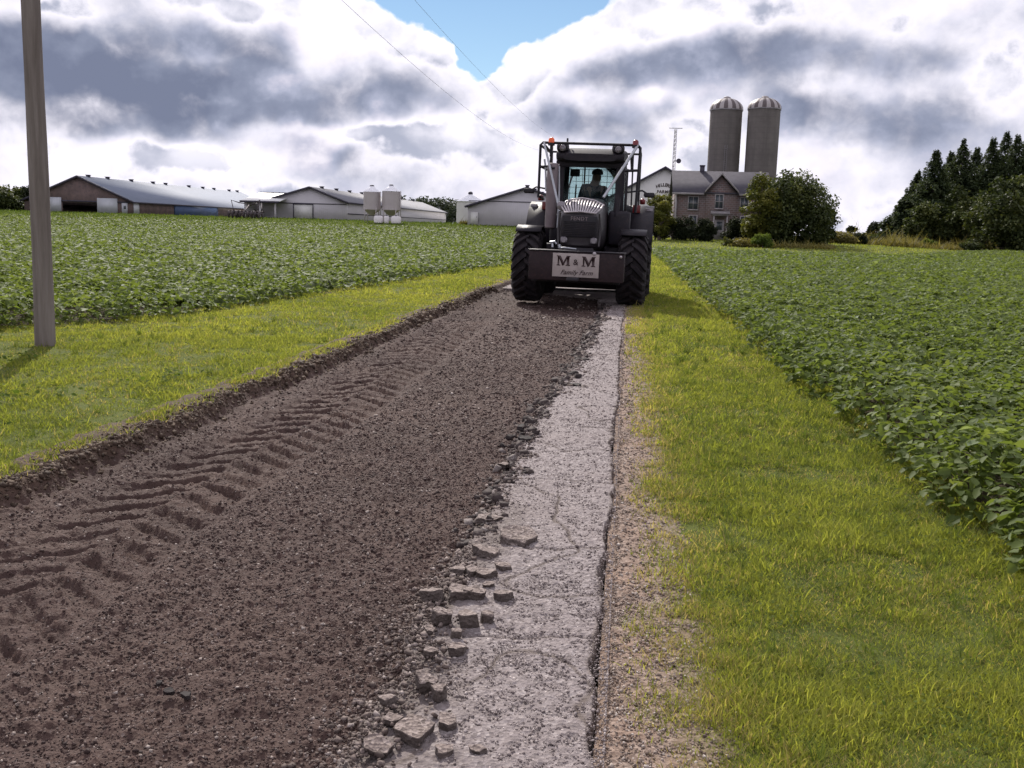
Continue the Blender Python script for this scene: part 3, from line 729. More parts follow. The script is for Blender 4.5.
# crumbs and sods on the lip of the cut bank
def lip_x(y, N): return bankedge(y) + rng.normal(-.02, .06, N)
stones('bank_clods', [(3.5, 8, 700, 1.0), (8, 14, 350, 1.4), (14, 24, 160, 2.2)], lip_x, Z_DIRT, stone_mat('soil_clods', [(0, (.035, .022, .015)), (.6, (.08, .052, .036)), (.97, (.14, .1, .07))]), .009)
# ------------------------------------------------------------------ trees and shrubs
def crown_leaves(mb, centers, radii, n, size, bias=.0, tshift=0.0, up=.3, quad=True):
    """leaves spread through the outer part of each lobe, light outside tint by height noise only"""
    centers = np.asarray(centers); radii = np.asarray(radii)
    w = radii.mean(1) ** 2; idx = rng.choice(len(centers), n, p=w / w.sum())
    d = rng.normal(0, 1, (n, 3)); d /= np.linalg.norm(d, axis=1)[:, None]
    rr = rng.uniform(0.35, 1, n) ** .45 * rng.uniform(.86, 1.16, n)
    p = centers[idx] + d * radii[idx] * rr[:, None]
    yaw = np.arctan2(d[:, 1], d[:, 0]) + rng.normal(0, .7, n)
    R = frames(yaw, rng.normal(.35, .5, n), rng.normal(0, .6, n))
    tint = np.clip(.4 + .22 * fbm(p[:, 0] * .9 + 31, p[:, 2] * .9 + p[:, 1] * .5, 5, 2) * 2 + rng.normal(0, .15, n) + tshift, 0, .95)
    T, F = (QUAD_T, QUAD_F)
    scatter(mb, T, F, p, R, size * np.exp(rng.normal(0, .25, n)), tint)
def broad_tree(name, x, y, h, w, seed, label, group=None, mat='leaf_mid', leaf=.28, n=9000, depth=None, trunk_h=.25, lobes=30, low=.12, cat='tree'):
    r = np.random.default_rng(seed); zg = Gf(x, y)
    root = empty(name, (x, y, zg), 0, label, cat, group)
    depth = depth or w
    C = []; Rd = []
    ch = h * (1 - low)
    for i in range(lobes):
        a = r.uniform(0, 2 * PI); t = r.uniform(0, 1); rad = math.sqrt(r.uniform(0, 1))
        # profile: widest at 40 %
        prof = math.sqrt(max(.05, 1 - ((t - .38) / .66) ** 2))
        lr = w * r.uniform(.12, .22)
        C.append((math.cos(a) * rad * (w / 2 - lr * .8) * prof, math.sin(a) * rad * (depth / 2 - lr * .8) * prof, h * low + lr * .6 + t * (ch - lr * 1.7)))
        Rd.append((lr, lr, lr * .78))
    mb = MB(); crown_leaves(mb, C, Rd, n, leaf)
    # stray sprays that break the outline
    k = max(20, lobes); C2 = []; R2 = []
    for c, q in zip(C, Rd):
        d = np.array(c) - np.array([0, 0, h * .45]); d = d / (np.linalg.norm(d) + 1e-6)
        C2.append(np.array(c) + d * q[0] * .8); R2.append((q[0] * .42,) * 3)
    crown_leaves(mb, C2, R2, n // 6, leaf * .9, tshift=.1)
    mb.build('crown', M[mat], root, attr=True)
    tb = MB(); tr = max(.05, h * .032)
    tb.tube([(0, 0, -.15), (.03 * w, 0, h * .2), (0, .02 * w, h * .5), (.02 * w, 0, h * .82)], [tr * 1.3, tr, tr * .6, tr * .15], 8)
    for c in C[:12]:
        z0 = h * r.uniform(.12, .5)
        tb.tube([(0, 0, z0), (c[0] * .5, c[1] * .5, (z0 + c[2]) * .5 + .04 * h), c], [tr * .5, tr * .3, tr * .08], 6)
    tb.build('trunk', M['bark'], root, smooth=True)
    return root
def spruce(name, x, y, h, w, seed, label, group, n=7000, mat='needle'):
    r = np.random.default_rng(seed); zg = Gf(x, y); root = empty(name, (x, y, zg), 0, label, 'spruce tree', group)
    mb = MB(); P = []; yaws = []; S = []; tints = []
    levels = int(h / .42)
    for L in range(levels):
        z = h * (.04 + .97 * (L + r.uniform(-.2, .2)) / levels); t = z / h
        rad = w / 2 * (1 - t) ** 1.02 * r.uniform(.75, 1.15) + .1
        nb = int(6 + 4 * (1 - t)); a0 = r.uniform(0, 6.3)
        for b in range(nb):
            a = a0 + b * 2 * PI / nb + r.normal(0, .15); ln = rad * r.uniform(.7, 1.15)
            m = max(8, int(n / levels / nb * (.5 + 1.1 * (1 - t))))
            s = r.uniform(.05, 1, m) ** .8; side = r.normal(0, .16, m) * ln * s
            px = np.cos(a) * ln * s - np.sin(a) * side; py = np.sin(a) * ln * s + np.cos(a) * side
            pz = z + .06 * ln - .32 * ln * s ** 1.5 + .25 * ln * s ** 3 * .5 + r.normal(0, .07, m) - r.uniform(0, .55, m) + r.normal(0, .1)
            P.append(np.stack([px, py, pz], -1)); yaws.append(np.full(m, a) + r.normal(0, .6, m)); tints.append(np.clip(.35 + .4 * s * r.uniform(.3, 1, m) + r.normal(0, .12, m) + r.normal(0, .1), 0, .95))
    P = np.concatenate(P); N = len(P); P[:, 2] = np.clip(P[:, 2], .05, h * 1.01)
    R = frames(np.concatenate(yaws), r.normal(.25, .35, N), r.normal(0, .5, N))
    T = QUAD_T * [1, .7, 1]
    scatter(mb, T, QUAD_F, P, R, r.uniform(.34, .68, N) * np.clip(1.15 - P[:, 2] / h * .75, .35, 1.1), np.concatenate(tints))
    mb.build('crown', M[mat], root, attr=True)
    tb = MB(); tb.tube([(0, 0, -.2), (0, 0, h * .5), (0, 0, h * .94)], [h * .016, h * .01, .02], 8); tb.build('trunk', M['bark'], root, smooth=True)
    return root
def px_place(px, Y): return at(px, 235, Y).x
def mpp(Y): return Y * math.hypot(1, .0) / FPX

# dark spruce wood on the right: each tree (px, Y, top px, width m)
WG = 'spruces of the dark wood on the right'
sp = [(902, 128, 196, 5.2), (913, 132, 172, 5.6), (929, 127, 150, 6.4), (944, 134, 152, 6.6), (955, 129, 141, 6.6), (969, 134, 148, 6.6), (984, 129, 139, 7), (997, 133, 133, 7), (1008, 128, 136, 7), (1020, 132, 131, 7), (1036, 129, 128, 7.4), (1053, 133, 126, 7.4), (1070, 129, 132, 7.4), (1090, 132, 130, 7.4)]
where = ['short spruce at the open left end of the dark wood', 'second spruce from the left end of the dark wood, a little taller than the first', 'third spruce from the left of the dark wood, with a clear pointed top', 'fourth spruce from the left of the dark wood, set back between two others',
 'fifth spruce from the left of the dark wood, with a tall thin spire', 'sixth spruce from the left of the dark wood, slightly lower than its neighbours', 'seventh spruce from the left, above the large round green tree', 'eighth spruce from the left of the dark wood', 'ninth spruce from the left of the dark wood', 'spruce of the dark wood standing at the right edge of the picture',
 None, None, None, None]
for i, (px, Y, top, w) in enumerate(sp):
    x = px_place(px, Y); h = at(px, top, Y).z - Gf(x, Y); w *= 1.85; h *= 1.03
    lab = where[i] or 'spruce of the dark wood standing at the right edge of the picture'
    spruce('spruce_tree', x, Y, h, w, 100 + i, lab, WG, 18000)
# deciduous trees before the wood
def bt(px, Y, top, wpx, seed, label, **kw):
    x = px_place(px, Y); h = at(px, top, Y).z - Gf(x, Y); return broad_tree(kw.pop('name', 'broadleaf_tree'), x, Y, h, wpx * Y / FPX, seed, label, **kw)
bt(1004, 112, 174, 74, 201, 'large round green tree in front of the dark spruces at the right edge', mat='leaf_mid', n=16000, low=.02, lobes=44, leaf=.3)
bt(955, 122, 181, 46, 202, 'brownish green bushy tree in front of the middle of the dark wood', mat='leaf_mid', n=9000, low=.02, leaf=.3)
bt(921, 122, 200, 36, 203, 'low dull green bushy tree before the left end of the dark wood', mat='leaf_mid', n=6000, low=.02, leaf=.28)
bt(875, 230, 221, 13, 204, 'small lone dark tree far off in the gap between bushes and wood', n=1500, low=.2, lobes=12, leaf=.5, mat='leaf_dark')
bt(852, 240, 226, 12, 205, 'tiny far tree left of the lone dark tree', n=900, low=.1, lobes=9, leaf=.5, mat='leaf_dark')
# big tree by the house
bt(789, 100, 168, 86, 206, 'big dark round tree hiding the right end of the brick house', mat='leaf_mid', n=22000, low=.03, lobes=60, leaf=.24)
bt(760, 98, 172, 40, 207, 'yellowing bushy tree at the left side of the big round tree', mat='leaf_yel', n=8000, low=.04, lobes=30, leaf=.22)
bt(822, 104, 205, 26, 208, 'low dark tree at the right foot of the big round tree', mat='leaf_dark', n=4000, low=.02, leaf=.24)
bt(659, 103, 190, 30, 209, 'small green tree left of the brick house in front of the white barn', mat='leaf_yel', n=5500, low=.1, lobes=26, leaf=.2)
# foundation shrubs
HB = 'dark shrubs along the front of the brick house'
for i, (px, top, w, lab) in enumerate([(655, 214, 28, 'leftmost dark shrub in front of the house, beside the tractor'), (672, 213, 32, 'second dark shrub from the left before the brick house'), (690, 215, 34, 'dark shrub below the left windows of the brick house'), (705, 217, 27, 'dark shrub left of the white house door'), (736, 215, 34, 'dark shrub right of the white house door'), (754, 218, 34, 'dark shrub between the house door and the big round tree')]):
    bt(px, 104 if i < 4 else 103, top, w, 220 + i, lab, name='shrub', group=HB, mat='leaf_dark', n=3200, low=.0, lobes=14, leaf=.17, cat='shrub')
bt(642, 101, 226, 16, 230, 'pale green low bush at the edge of the lawn beside the tractor', name='shrub', mat='leaf_yel', n=1800, low=0, lobes=10, leaf=.15, cat='shrub')
bt(763, 93, 232, 24, 231, 'light green leafy plant at the front of the garden bed', name='shrub', mat='weed', n=2200, low=0, lobes=12, leaf=.14, cat='shrub')
bt(744, 93.5, 236, 26, 232, 'low reddish green plants at the left end of the garden bed', name='shrub', mat='drygrass', n=2000, low=0, lobes=12, leaf=.13, cat='shrub')
bt(727, 93.7, 236, 12, 233, 'smallest plant at the left tip of the garden bed', name='shrub', mat='leaf_yel', n=900, low=0, lobes=8, leaf=.12, cat='shrub')
bt(797, 100, 233, 34, 234, 'low green bush under the big round tree', name='shrub', mat='weed', n=2200, low=0, lobes=12, leaf=.16, cat='shrub')
bt(838, 118, 229, 34, 235, 'tawny brush heap right of the big round tree', name='shrub', mat='drygrass', n=3500, low=0, lobes=18, leaf=.2, cat='shrub')
bt(858, 121, 231, 22, 236, 'dark low bush at the right of the tawny brush heap', name='shrub', mat='leaf_dark', n=2000, low=0, lobes=12, leaf=.2, cat='shrub')
bt(931, 116, 237, 20, 237, 'low bush in the dry grass before the left end of the wood', name='shrub', mat='weed', n=1800, low=0, lobes=12, leaf=.18, cat='shrub')
bt(972, 110, 240, 22, 238, 'low bush at the foot of the large round green tree', name='shrub', mat='leaf_mid', n=1800, low=0, lobes=12, leaf=.18, cat='shrub')
# left, beyond the pole
bt(4, 150, 184, 36, 240, 'round dull green tree at the far left edge beyond the bean field', mat='leaf_mid', n=5000, low=.0, leaf=.35)
bt(38, 165, 181, 30, 241, 'dark tree directly behind the wooden pole', mat='leaf_dark', n=4500, low=.05, leaf=.35)
bt(20, 172, 186, 22, 242, 'grey green tree between the left edge and the wooden pole', mat='leaf_mid', n=3500, low=.05, leaf=.35)
# far woods
def woods(name, spans, seed, mat, hgt):
    mb = MB(); r = np.random.default_rng(seed)
    for (pxa, pxb, Y, tops, step) in spans:
        n = int((pxb - pxa) / step)
        for i in range(n):
            px = pxa + (i + r.uniform(0, 1)) * step; y = Y + r.uniform(0, 25); x = px_place(px, Y) * y / Y
            top = at(px, np.interp(px, [t[0] for t in tops], [t[1] for t in tops]) + r.uniform(-1.5, 2), Y).z
            zg = Gf(x, y); h = max(2, top - zg); w = h * r.uniform(.5, .8)
            C = []; Rr = []
            for k in range(7):
                lr = w * r.uniform(.22, .34); t = r.uniform(0, 1)
                C.append((x + r.uniform(-.35, .35) * w, y + r.uniform(-.35, .35) * w, zg + lr * .5 + t * (h - lr * 1.4))); Rr.append((lr, lr, lr))
            crown_leaves(mb, C, Rr, 420, .75)
    return tag(mb.build(name, M[mat], attr=True), kind='stuff')
woods('distant_wood', [(350, 470, 300, [(350, 197), (400, 194), (415, 194), (460, 197), (470, 199)], 3.2), (-40, 30, 260, [(-40, 190), (30, 190)], 5), (590, 680, 320, [(590, 215), (680, 215)], 5), (800, 905, 330, [(800, 232), (905, 234)], 5)], 301, 'far_leaf', 12)
# rough grass before the wood and around the yard
mb = MB()
def rough(n, pa, pb, ya, yb, h, ts=0.0):
    px = rng.uniform(pa, pb, n); y = rng.uniform(ya, yb, n); x = (px - 622) / 1000 * y
    blades(mb, x, y, G(x, y) - .05, h * np.exp(rng.normal(0, .35, n)) * (1 + .6 * fbm(x * .35, y * .35, 77, 2)), np.full(n, .08), np.clip(.4 + ts + .35 * fbm(x * .3, y * .3, 78, 2) + rng.normal(0, .15, n), 0, .95), .35)
rough(16000, 868, 1090, 113, 124, .95); rough(5000, 820, 900, 120, 150, .9); rough(3500, 720, 820, 93, 97, .35); rough(2500, 455, 470, 139, 143, .3, -.2)
tag(mb.build('rough_grass', M['drygrass'], attr=True), kind='stuff')
# ------------------------------------------------------------------ farm buildings
def gable_shed(name, label, cat, pxL, pxP, pxR, pyPeak, pyEaveL, pyEaveR, Y, length, wall, roof, trim, over=.35, opening=None, group=None, zg=None):
    P = at(pxP, pyPeak, Y); L = at(pxL, pyEaveL, Y); Rr = at(pxR, pyEaveR, Y)
    zg = Gf(P.x, Y) if zg is None else zg
    root = empty(name, (P.x, Y, zg), 0, label, cat, group)
    xl = L.x - P.x; xr = Rr.x - P.x; zl_ = L.z - zg; zr_ = Rr.z - zg; zp = P.z - zg
    t = .2
    wb = MB()
    def gable(y0, y1, hole=None):
        if hole is None:
            wb.prism([(xl, -.3), (xr, -.3), (xr, zr_ - .12), (0, zp - .12), (xl, zl_ - .12)], 'y', y0, y1)
        else:
            a, b, zt = hole
            wb.prism([(xl, -.3), (a, -.3), (a, zt), (xl, zt)], 'y', y0, y1)
            wb.prism([(b, -.3), (xr, -.3), (xr, zt), (b, zt)], 'y', y0, y1)
            wb.prism([(xl, zt), (xr, zt), (xr, max(zt, zr_ - .12) + .001), (0, zp - .12), (xl, max(zt, zl_ - .12) + .001)], 'y', y0, y1)
    gable(0, t, opening); gable(length - t, length)
    wb.box(xl, xl + t, t, length - t, -.3, zl_ - .12); wb.box(xr - t, xr, t, length - t, -.3, zr_ - .12)
    wb.build('wall', wall, root)
    for side, (xe, ze) in enumerate(((xl, zl_), (xr, zr_))):
        s = -1 if side == 0 else 1; sl = (zp - ze) / abs(xe)
        xo = xe + s * over; zo = ze - sl * over
        rb = MB(); rb.prism([(0, zp), (xo, zo), (xo, zo - .1), (0, zp - .1)], 'y', -over, length + over); rb.build('roof', roof, root)
        fb = MB(); fb.prism([(0, zp + .03), (xo, zo + .03), (xo, zo - .28), (0, zp - .28)], 'y', -over - .08, -over - .003)
        fb.box(min(xo, xo + s * .08), max(xo, xo + s * .08), -over, length + over, zo - .2, zo + .02)
        fb.build('fascia', trim, root)
    return root, dict(xl=xl, xr=xr, zl=zl_, zr=zr_, zp=zp, P=P, zg=zg, L=length)
def local(root, px, py, Y):            # a pixel on the plane Y in the local frame of the thing
    p = at(px, py, Y); return p.x - root.location.x, p.z - root.location.z
def panel(root, name, mat, px0, px1, py0, py1, Y, thick=.08, proud=.05, z0=None):
    x0, z1 = local(root, px0, py0, Y); x1, zb = local(root, px1, py1, Y)
    zb = zb if z0 is None else z0
    ly = Y - root.location.y
    b = MB(); b.box(x0, x1, ly - proud - thick, ly - proud, zb, z1); return b.build(name, mat, root)
def ridge_vents(root, d, ys, s=.62, mat=None):
    for y in ys:
        b = MB(); b.box(-.35 * s, .35 * s, y - .5 * s, y + .5 * s, d['zp'] - .05, d['zp'] + .32 * s); b.box(-.5 * s, .5 * s, y - .65 * s, y + .65 * s, d['zp'] + .322 * s, d['zp'] + .45 * s); b.build('ridge_vent', mat or M['trim_dark'], root)

# --- long barn at the left with the open doorway
A, d = gable_shed('livestock_barn', 'long red brown barn with a blue grey metal roof and a wide dark doorway', 'barn', 24, 78, 133, 175.5, 199, 201, 150, 66, M['wood_red'], M['roof_blue'], M['trim_dark'], opening=None)
bpy.data.objects.remove([c for c in A.children if c.name.startswith('wall')][0])
# walls with the opening cut through the front
xo0, zt = local(A, 62, 197, 150); xo1, _ = local(A, 97, 197, 150)
wb = MB(); xl, xr, zl_, zr_, zp, L_ = d['xl'], d['xr'], d['zl'], d['zr'], d['zp'], d['L']
zt2 = min(zt, zl_ - .3)
wb.prism([(xl, -.3), (xo0, -.3), (xo0, zt2), (xl, zt2)], 'y', 0, .2); wb.prism([(xo1, -.3), (xr, -.3), (xr, zt2), (xo1, zt2)], 'y', 0, .2)
wb.prism([(xl, zt2), (xr, zt2), (xr, zr_ - .12), (0, zp - .12), (xl, zl_ - .12)], 'y', 0, .2)
wb.prism([(xl, -.3), (xr, -.3), (xr, zr_ - .12), (0, zp - .12), (xl, zl_ - .12)], 'y', L_ - .2, L_)
wb.box(xl, xl + .2, .2, L_ - .2, -.3, zl_ - .12); wb.box(xr - .2, xr, .2, L_ - .2, -.3, zr_ - .12)
wb.build('wall', M['wood_red'], A)
panel(A, 'sliding_door', M['door_pale'], 49, 62, 197, 213, 150, z0=.05)
panel(A, 'sliding_door', M['door_pale'], 97.3, 118, 198, 214, 150, z0=.05)
sd = panel(A, 'door', M['door_pale'], 122, 128, 203, 214, 150, z0=.05); b = MB(); x0, z1 = local(A, 124, 205, 150); b.box(x0, x0 + .4, -.16, -.135, z1 - .6, z1 - .1); b.build('window', M['pane'], sd)
b = MB(); b.box(xl + .5, xr - .5, -.12, -.055, zt2 + .1, zt2 + .32); b.build('door_track', M['trim_dark'], A)
# pale corner panel, blue curtain on the long side wall
def side_span(root, x_face, px0, px1):         # where on the side wall plane (local x) those pixel columns lie: distance from the gable
    X = root.location.x + x_face; out = []
    for px in (px0, px1):
        dd = ray(px, 215); out.append(X / dd.x * dd.y - root.location.y)
    return out
def side_panel(root, d, name, mat, px0, px1, z0, z1, thick=.06):
    a, b_ = side_span(root, d['xr'], px0, px1); a = max(a, .05)
    m = MB(); m.box(d['xr'] + .03, d['xr'] + .03 + thick, a, b_, z0, z1); return m.build(name, mat, root)
side_panel(A, d, 'side_panel', M['door_pale'], 133.5, 139, .05, zr_ - .3)
side_panel(A, d, 'blue_curtain', M['curtain_blue'], 174, 217, .05, zr_ - .25, .2)
ridge_vents(A, d, [3, 9, 17, 25, 30, 40, 46.5, 52, 60, 64.5])

# --- grey barn in the middle
B, d = gable_shed('grey_barn', 'grey metal sided barn with a pale square door facing the field', 'barn', 262, 310, 347, 186.5, 200.5, 201.5, 150, 84, M['wall_grey'], M['roof_grey'], M['trim_dark'])
dr = panel(B, 'sliding_door', M['wall_white'], 294, 313, 204.3, 220, 150, z0=.05)
b = MB(); x0, z1 = local(B, 293.3, 203.5, 150); x1, _ = local(B, 313.7, 203.5, 150); b.box(x0, x1, -.2, -.142, z1 - .12, z1); b.box(x0, x0 + .12, -.2, -.142, .05, z1 - .121); b.box(x1 - .12, x1, -.2, -.142, .05, z1 - .121); b.build('door_frame', M['trim_dark'], B)
b = MB(); xa, za = local(B, 268, 202, 150); b.box(d['xl'] + .1, d['xr'] - .1, -.06, -.003, za - .12, za); b.build('belt_trim', M['trim_dark'], B)
ridge_vents(B, d, [6, 14, 22, 30, 40, 50, 62, 74])
m = MB(); m.box(d['xr'] + .03, d['xr'] + .08, .3, d['L'], .9, 1.05); m.build('belt_trim', M['trim_dark'], B)
# lean-to at its left with a bright steel roof
p0 = at(243, 201, 147); p1 = at(278, 201, 147); zg = Gf(p0.x, 148)
E_ = empty('machine_shed', (p0.x, 147, zg), 0, 'low shed with a bright white steel roof at the left end of the grey barn', 'shed')
wdt = p1.x - p0.x; ze = p0.z - zg; zr2 = at(250, 193, 155).z - zg
b = MB(); b.box(0.1, .3, .2, 9, -.3, ze); b.box(.3, wdt, 8.8, 9, -.3, ze + .5)
b.build('wall', M['wall_grey'], E_)
for k in range(3): b = MB(); b.box(.1 + k * wdt / 2.3 + (.21 if k == 0 else 0), .35 + k * wdt / 2.3 + (.21 if k == 0 else 0), .05, .18, -.3, ze); b.build('post', M['wall_grey'], E_)
b = MB(); b.prism([(-.4, ze - .02), (8, zr2), (8, zr2 + .1), (-.4, ze + .08)], 'x', -.3, wdt + .3); b.build('roof', M['steel_white'], E_)
b = MB(); b.prism([(-.5, ze - .2), (-.403, ze - .2), (-.403, ze + .1), (-.5, ze + .1)], 'x', -.35, wdt + .35); b.build('fascia', M['trim_dark'], E_); b = MB(); b.prism([(8.01, zr2 - .3), (8.2, zr2 - .3), (8.2, zr2 + .22), (8.01, zr2 + .22)], 'x', -.35, wdt + .35); b.build('fascia', M['trim_dark'], E_)
# rusty implement parked before it (tines, frame, wheels)
c = at(258, 217, 143); zg = Gf(c.x, 143)
I = empty('farm_implement', (c.x, 138, Gf(c.x * 138 / 143, 138)), 0, 'rusty folding field cultivator parked in front of the white roofed shed', 'farm implement')
b = MB()
for k, zz in enumerate((.6, .9)): b.tube([(-2.6, k * 1.0, zz), (2.6, k * 1.0, zz)], .08, 6)
b.tube([(0, -.8, .5), (0, 1.6, 1.7)], .08, 6); b.tube([(-1.6, 0, .7), (-2.2, .5, 2.2), (-1.0, .5, 1.9)], .07, 6); b.tube([(1.6, 0, .7), (2.0, .5, 2.3), (.9, .5, 1.7)], .07, 6)
b.tube([(-1.0, .5, 1.9), (.9, .5, 1.7)], .06, 6); b.build('frame', M['rust'], I)
b = MB()
for k in range(13):
    x = -2.5 + k * .41
    b.tube([(x, .2 * (k % 3), .75), (x, .3 + .2 * (k % 3), .95), (x, .55 + .2 * (k % 3), .5), (x, .3 + .2 * (k % 3), .03)], .05, 5)
b.build('tines', M['rust'], I)
for k in range(9):
    b = MB(); b.lathe([(.05, -.05), (.46, -.02), (.46, .02), (.05, .05)], (-2.2 + k * .55, -.5, .48), 16, 'x'); b.build('disc', M['rust'], I)
I.scale = (1.0, 1.0, 1.15)
for x in (-1.4, 1.4):
    b = MB(); b.lathe([(.12, -.12), (.42, -.12), (.5, -.06), (.5, .06), (.42, .12), (.12, .12)], (x, 1.3, .5), 16, 'x'); b.build('wheel', M['rubber'], I)

# --- two feed bins in front of the grey barn
def feed_bin(px0, px1, pyt, label, Y=136):
    c = at((px0 + px1) / 2, 220, Y); r_ = (px1 - px0) / 2 * Y / FPX * 1.01; zg = Gf(c.x, Y); H = at(px0, pyt, Y).z - zg
    F_ = empty('feed_bin', (c.x, Y, zg), 0, label, 'feed bin', 'feed bins by the grey barn')
    b = MB(); b.lathe([(r_ * .25, 1.0), (r_ * .98, 1.75), (r_, 1.76), (r_, H - .75), (r_ * .97, H - .74)], (0, 0, 0), 28); b.build('tank', M['galv'], F_, smooth=True)
    b = MB(); b.lathe([(r_ * 1.05, H - .78), (r_ * 1.03, H - .70), (r_ * .32, H - .1), (r_ * .30, H), (.02, H + .03)], (0, 0, 0), 28); b.build('roof', M['galv_roof'], F_, smooth=True)
    b = MB(); b.lathe([(.3, H + .001), (.3, H + .12), (.02, H + .2)], (0, 0, 0), 14); b.build('lid', M['trim_dark'], F_)
    for k in range(4):
        a = PI / 4 + k * PI / 2; b = MB(); b.tube([(math.cos(a) * r_ * .97, math.sin(a) * r_ * .97, -.1), (math.cos(a) * r_ * .97, math.sin(a) * r_ * .97, 2.2)], .07, 6); b.build('leg', M['galv'], F_)
    b = MB()
    for s in (-.2, .2): b.tube([(r_ * 1.08, s - .1, .3), (r_ * 1.08, s - .1, H - .7)], .035, 5)
    for k in range(9): b.tube([(r_ * 1.08, -.3, .5 + k * .45), (r_ * 1.08, .1, .5 + k * .45)], .025, 5)
    b.build('ladder', M['galv'], F_); return F_
feed_bin(363.5, 380, 186, 'left one of the two small silver feed bins beside the grey barn')
feed_bin(382, 400, 185.5, 'right one of the two small silver feed bins beside the grey barn')
for i, (pa, pb, lab) in enumerate([(374, 383, 'white plastic tank on the ground at the foot of the left feed bin'), (384, 389, 'smallest of three white tanks, between the feed bins'), (391, 401, 'white plastic tank at the foot of the right feed bin')]):
    a_ = at(pa, 220, 133); b2 = at(pb, 220, 133); zg = Gf(a_.x, 133); w = b2.x - a_.x
    T_ = empty('liquid_tank', ((a_.x + b2.x) / 2, 133, zg), 0, lab, 'tank', 'white tanks under the feed bins')
    b = MB(); b.lathe([(w * .3, 0), (w * .47, .12), (w * .5, .3), (w * .5, .8), (w * .42, 1.0), (w * .15, 1.05)], (0, 0, 0), 20); b.build('shell', M['tank_white'], T_, smooth=True)
    b = MB(); b.lathe([(.15, 1.051), (.15, 1.14), (.02, 1.16)], (0, 0, 0), 12); b.build('lid', M['trim_dark'], T_)
# round grain bin
c = at(470, 215, 152); r_ = 13.5 * .152; zg = Gf(c.x, 152); Hh = at(458, 201, 152).z - zg; Hp = at(471, 194, 152).z - zg
Q = empty('grain_bin', (c.x, 152, zg), 0, 'round white grain bin with a pointed shiny roof behind the shed left of the tractor', 'grain bin')
b = MB(); b.lathe([(r_, -.2), (r_, Hh)], (0, 0, 0), 32); b.build('wall', M['wall_white'], Q, smooth=True)
b = MB(); b.lathe([(r_ * 1.07, Hh - .12), (r_ * 1.05, Hh + .02), (.35, Hp - .15), (.33, Hp)], (0, 0, 0), 14); b.build('roof', M['galv_roof'], Q)
b = MB(); b.lathe([(.36, Hp + .001), (.36, Hp + .22), (.05, Hp + .4)], (0, 0, 0), 12); b.build('cap', M['trim_dark'], Q)

# --- shed left of (and behind) the tractor
C_, d = gable_shed('storage_shed', 'grey gabled shed with a small pale door, behind the left side of the tractor', 'shed', 468, 527, 586, 187, 205, 207, 138, 34, M['wall_grey'], M['roof_grey'], M['trim_dark'])
sd = panel(C_, 'door', M['wall_white'], 471, 478, 212, 224, 138, z0=.05); b = MB(); b.tube([(local(C_, 477, 217, 138)[0], -.18, 1.0), (local(C_, 477, 217, 138)[0], -.18, 1.2)], .03, 6); b.build('handle', M['trim_dark'], sd)
b = MB(); b.box(d['xl'] + .1, d['xr'] - .1, -.06, -.003, d['zl'] + .55, d['zl'] + .65); b.build('belt_trim', M['trim_dark'], C_)
ridge_vents(C_, d, [.5, 12, 24])

# --- lettered white barn right of the tractor, partly behind the house
Dn, d = gable_shed('lettered_barn', 'pale barn with dark arched farm lettering on its gable, between tractor and brick house', 'barn', 610, 665.5, 716, 166.5, 196, 198, 140, 30, M['wall_white'], M['slate'], M['trim_dark'])
def text_obj(s, size, mat, parent, loc, rot=(PI / 2, 0, 0), name='lettering', shear=0.0, ext=.01, bold=0.0, align='CENTER', spacing=1.0):
    cu = bpy.data.curves.new(name, 'FONT'); cu.body = s; cu.size = size; cu.extrude = ext; cu.offset = bold; cu.align_x = align; cu.align_y = 'CENTER'; cu.shear = shear; cu.space_character = spacing
    o = bpy.data.objects.new(name, cu); COL.objects.link(o)
    dg = bpy.context.evaluated_depsgraph_get(); me = bpy.data.meshes.new_from_object(o.evaluated_get(dg)); bpy.data.objects.remove(o)
    me.materials.clear(); me.materials.append(mat)
    o = bpy.data.objects.new(name, me); COL.objects.link(o); o.parent = parent; o.location = loc; o.rotation_euler = rot; return o
word = 'HILLERS'; cx, cz = local(Dn, 663.5, 193, 140)
lt = []
for i, chh in enumerate(word):
    a = (i - 3) / 3 * .62; rad = 1.45
    lt.append(text_obj(chh, .62, M['ink'], None, (cx + math.sin(a) * rad * 1.0, -.045, cz + math.cos(a) * rad * .75), (PI / 2, a * .6, 0), bold=.015))
lt.append(text_obj('FARMS', .56, M['ink'], None, (cx, -.045, cz + .15), bold=.015, spacing=1.12))
# one mesh of lettering
bm = bmesh.new()
for o in lt:
    me = o.data.copy(); me.transform(Matrix.LocRotScale(o.location, o.rotation_euler, None)); bm.from_mesh(me); bpy.data.objects.remove(o)
me = bpy.data.meshes.new('lettering'); bm.to_mesh(me); bm.free(); me.materials.append(M['ink'])
o = bpy.data.objects.new('lettering', me); COL.objects.link(o); o.parent = Dn

# --- brick house
YH = 112
def H_(px, py, Y=YH): return at(px, py, Y)
xl = H_(674.5, 215).x; xr = H_(768, 215).x; ze = H_(690, 191.5).z; zg = Gf(xl + 4, YH); dep = 9.0
Hs = empty('brick_house', (xl, YH, zg), 0, 'old mottled red brick farmhouse with a steep centre gable and grey roof', 'house')
W = xr - xl; e = ze - zg; zr_ = H_(690, 172, YH + dep / 2).z - zg
b = MB(); b.prism([(0, -.3), (dep, -.3), (dep, e), (dep / 2, zr_ - .12), (0, e)], 'x', 0, W)
gx0, gx1, gp_, gz = H_(704.5, 191).x - xl, H_(738.5, 191).x - xl, H_(721.5, 174).x - xl, H_(721.5, 174).z - zg
b.build('wall', M['brick'], Hs)
b = MB(); b.prism([(gx0 + .2, -.3), (gx1 - .2, -.3), (gx1 - .2, e), (gp_, gz - .25), (gx0 + .2, e)], 'y', -.35, 2.5); b.build('gable_wall', M['brick'], Hs)
